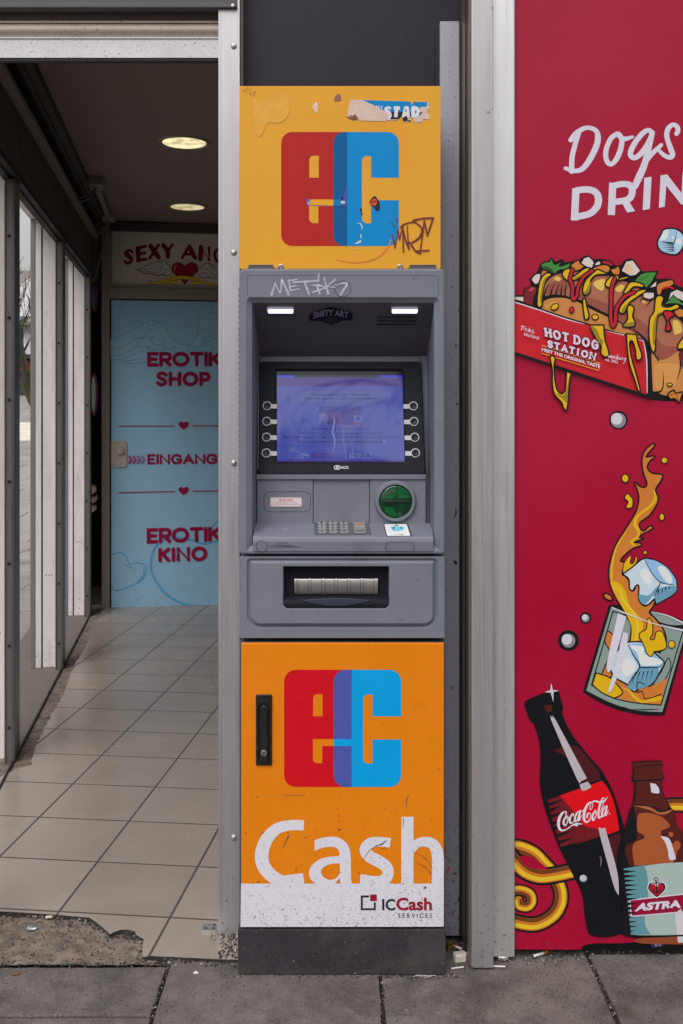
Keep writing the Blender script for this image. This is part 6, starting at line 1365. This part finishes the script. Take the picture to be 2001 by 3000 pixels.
# grit and dirt in corners and joints
mb = MB(); r_ = random.Random(4)
def grain(x, y, z, s):
    vs = [(x + s * math.cos(a) * r_.uniform(.6, 1.2), y + s * math.sin(a) * r_.uniform(.6, 1.2), z) for a in (0, 1.6, 3.1, 4.7)] + [(x, y, z + s * r_.uniform(.6, 1.2))]
    mb.add(vs, [(0, 1, 4), (1, 2, 4), (2, 3, 4), (3, 0, 4)], r_.choice((0, 0, 0, 0, 0, 0, 0, 1, 1, 1, 0, 2)))
for _ in range(900): grain(r_.uniform(.305, .40), r_.uniform(-.0, .2), -.004, r_.uniform(.0012, .005))
for _ in range(700): x = r_.uniform(.38, 1.25); grain(x, r_.gauss(.105, .018), -.001, r_.uniform(.001, .0045))
for _ in range(500): grain(r_.uniform(-1.3, -.3), r_.gauss(.06, .012), -.002, r_.uniform(.001, .0045))
for _ in range(450): grain(r_.uniform(-.375, -.302), r_.uniform(.07, .215), .009, r_.uniform(.0015, .006))
for _ in range(350): grain(r_.uniform(-.36, .34), r_.gauss(-.004, .006), .0, r_.uniform(.001, .0045))
for xj in (-.516, .115, .75):
    for _ in range(260): grain(r_.gauss(xj, .007), r_.uniform(-.4, .06), -.006 + r_.uniform(0, .005), r_.uniform(.001, .004))
for _ in range(500): grain(r_.uniform(-1.2, 1.4), r_.uniform(-.4, .03), .001, r_.uniform(.0005, .0016))
for _ in range(250): grain(r_.uniform(-.41, -.30), r_.gauss(.20, .02), .009, r_.uniform(.001, .004))
for _ in range(700): yy = r_.uniform(.08, .42); grain(r_.uniform(-1.3, -.56), yy, .001, r_.uniform(.0008, .0042))
for (p, q) in zip(fr, fr[1:]):
    for _ in range(int(260 * math.hypot(q[0] - p[0], q[1] - p[1]))):
        t = r_.random(); grain(p[0] + (q[0] - p[0]) * t + r_.gauss(0, .006), p[1] + (q[1] - p[1]) * t - abs(r_.gauss(0, .012)), .001, r_.uniform(.0015, .007))
struct(mb.build('grit', [SOIL, mat('grey_grit', col(100, 94, 88), rough=.9), mat('pale_grit', col(150, 144, 138), rough=.9)]), 'stuff', 'fine grit and crumbs of dirt along the building and in the joints')

# ------------------------------------------------------------------ across the side street
HS = thing('town_house', 'white town house with dark shopfront and pitched roof across the side street', 'house', (-12.5, 38, 2.3))
YH = 36.5; FH = front(YH); z0h = 2.2
WALL = mat('white_render', col(214, 212, 220), rough=.8, var=.04, scale=.6)
def hz(py): return FH.px(70, py)[1]
x0h, x1h = -19., -6.2; zs = hz(1048); ze = hz(946)
mb = MB(); mb.box(x0h, x1h, YH, YH + 9, z0h - .5, ze); mb.build('wall', WALL, HS)
mb = MB(); mb.box(x0h - .2, x1h + .2, YH - .35, YH - .02, zs - .05, zs + .12); mb.box(x0h - .1, x1h + .1, YH - .14, YH - .01, hz(1098), zs - .06, 0); mb.box(x0h, x1h, YH - .1, YH - .005, hz(1162), hz(1099), 1); mb.build('shopfront', [mat('black_fascia', col(38, 38, 44), rough=.5), mat('shop_glass', col(58, 62, 68), rough=.1, spec=.6)], HS)
A = Art(front(YH - .15), .0, .001, (0, 0, 1)); A.word('EDA', [(56, 1063), (89, 1062), (89, 1083), (56, 1084)], 4.5, (170, 40, 40), gap=.3); A.build('shop_lettering', HS)
for k in range(7):
    xw = -12.98 + (k - 3) * 1.75; mb = MB(); F = front(YH)
    zb_, zt_ = hz(1038), hz(962); mb.box(xw - .14 - .5, xw + .5, YH - .05, YH - .002, zb_ - .06, zt_ + .06); fw = mb.build('window', mat('window_frame_white', col(225, 224, 228), rough=.5), HS)
    mb = MB(); mb.box(xw - .08 - .5, xw + .42, YH - .06, YH - .051, zb_, (zb_ + zt_) / 2 - .02); mb.box(xw - .08 - .5, xw + .42, YH - .06, YH - .051, (zb_ + zt_) / 2 + .02, zt_); mb.build('pane', mat('house_glass', (.03, .033, .04, 1), rough=.1), fw)
ROOF = mat('grey_roof_tiles', col(120, 114, 108), rough=.8, var=.15, scale=3)
zr = hz(812)
mb = MB(); mb.add([(x0h - .3, YH - .5, ze - .02), (x1h + .3, YH - .5, ze - .02), (x1h + .3, YH + 4.5, zr + .9), (x0h - .3, YH + 4.5, zr + .9), (x0h - .3, YH + 9.5, ze), (x1h + .3, YH + 9.5, ze)], [(0, 1, 2, 3), (3, 2, 5, 4), (0, 3, 4), (1, 5, 2)]); mb.box(x0h - .35, x1h + .35, YH - .6, YH - .4, ze - .12, ze); rf = mb.build('roof', ROOF, HS)
mb = MB(); xg = -12.1; mb.loft([[(xg - 1.3, yy, ze + .25), (xg + 1.3, yy, ze + .25), (xg + 1.3, yy, ze + 1.0), (xg, yy, ze + 1.9), (xg - 1.3, yy, ze + 1.0)] for yy in (YH - .1, YH + 3.4)], True, True); mb.build('dormer', WALL, rf)
def tree(x, y, z, h, seed, label, spread=.42, droop=0., depth=5, lean=0, leaves=0):
    r_ = random.Random(seed); mbt = MB(); mbc = MB(); mbl = MB()
    def grow(p, d, l, r, n):
        pts = [p]; rs = [r]; q = p.copy(); dd = d.copy()
        for k in range(4):
            dd = (dd + Vector((r_.uniform(-1, 1), r_.uniform(-1, 1), r_.uniform(-.6, .8))) * .16 + Vector((0, 0, -droop * (depth - n) * .12))).normalized(); q = q + dd * l / 4; pts.append(q.copy()); rs.append(r * (1 - .12 * (k + 1)))
        (mbt if n == depth else mbc).tube(pts, rs, 7 if n > 2 else 4, caps=n < 2)
        if n == 0:
            for k in range(leaves):
                q = pts[1 + k % 4] + Vector((r_.uniform(-.04, .04), r_.uniform(-.04, .04), -.01)); e = Vector((r_.uniform(-1, 1), r_.uniform(-1, 1), r_.uniform(-1.6, .1))).normalized() * r_.uniform(.06, .14); s_ = e.cross(Vector((r_.uniform(-1, 1), r_.uniform(-1, 1), .4))).normalized() * e.length * .2
                mbl.add([q, q + e * .5 + s_, q + e, q + e * .5 - s_], [(0, 1, 2, 3)])
            return
        for k in range(3 if n > 1 else 4):
            f = r_.uniform(.45, 1) if k else 1; i = min(4, int(f * 4)); e = Vector((r_.uniform(-1, 1), r_.uniform(-1, 1), r_.uniform(-.2, .7))).normalized()
            grow(pts[i], (dd + e * (.75 if k else spread)).normalized(), l * r_.uniform(.58, .8), max(.007, rs[i] * (.62 if k else .78)), n - 1)
    t = thing('bare_tree', label, 'tree', (x, y, z))
    grow(Vector((x, y, z - .1)), Vector((lean, 0, 1)).normalized(), h * .3, h * .022, depth)
    BARK = mat('mossy_bark', col(74, 70, 48, 1), rough=.9, var=.25, scale=6)
    mbt.build('trunk', BARK, t, smooth=True); mbc.build('branches', BARK, t, smooth=True)
    if leaves: mbl.build('leaves', mat('withered_leaf', col(92, 80, 44, 1), rough=.8, var=.3, scale=9), t)
    return t
tree(-6.35, 18.6, .78, 6.2, 11, 'bare mossy tree standing in the side street before the white house', lean=-.22)
tree(2.5, -8.0, -.02, 13.5, 23, 'bare street tree across the pavement, mirrored in the cash machine screen', droop=.6, lean=-.1, depth=6, leaves=9)
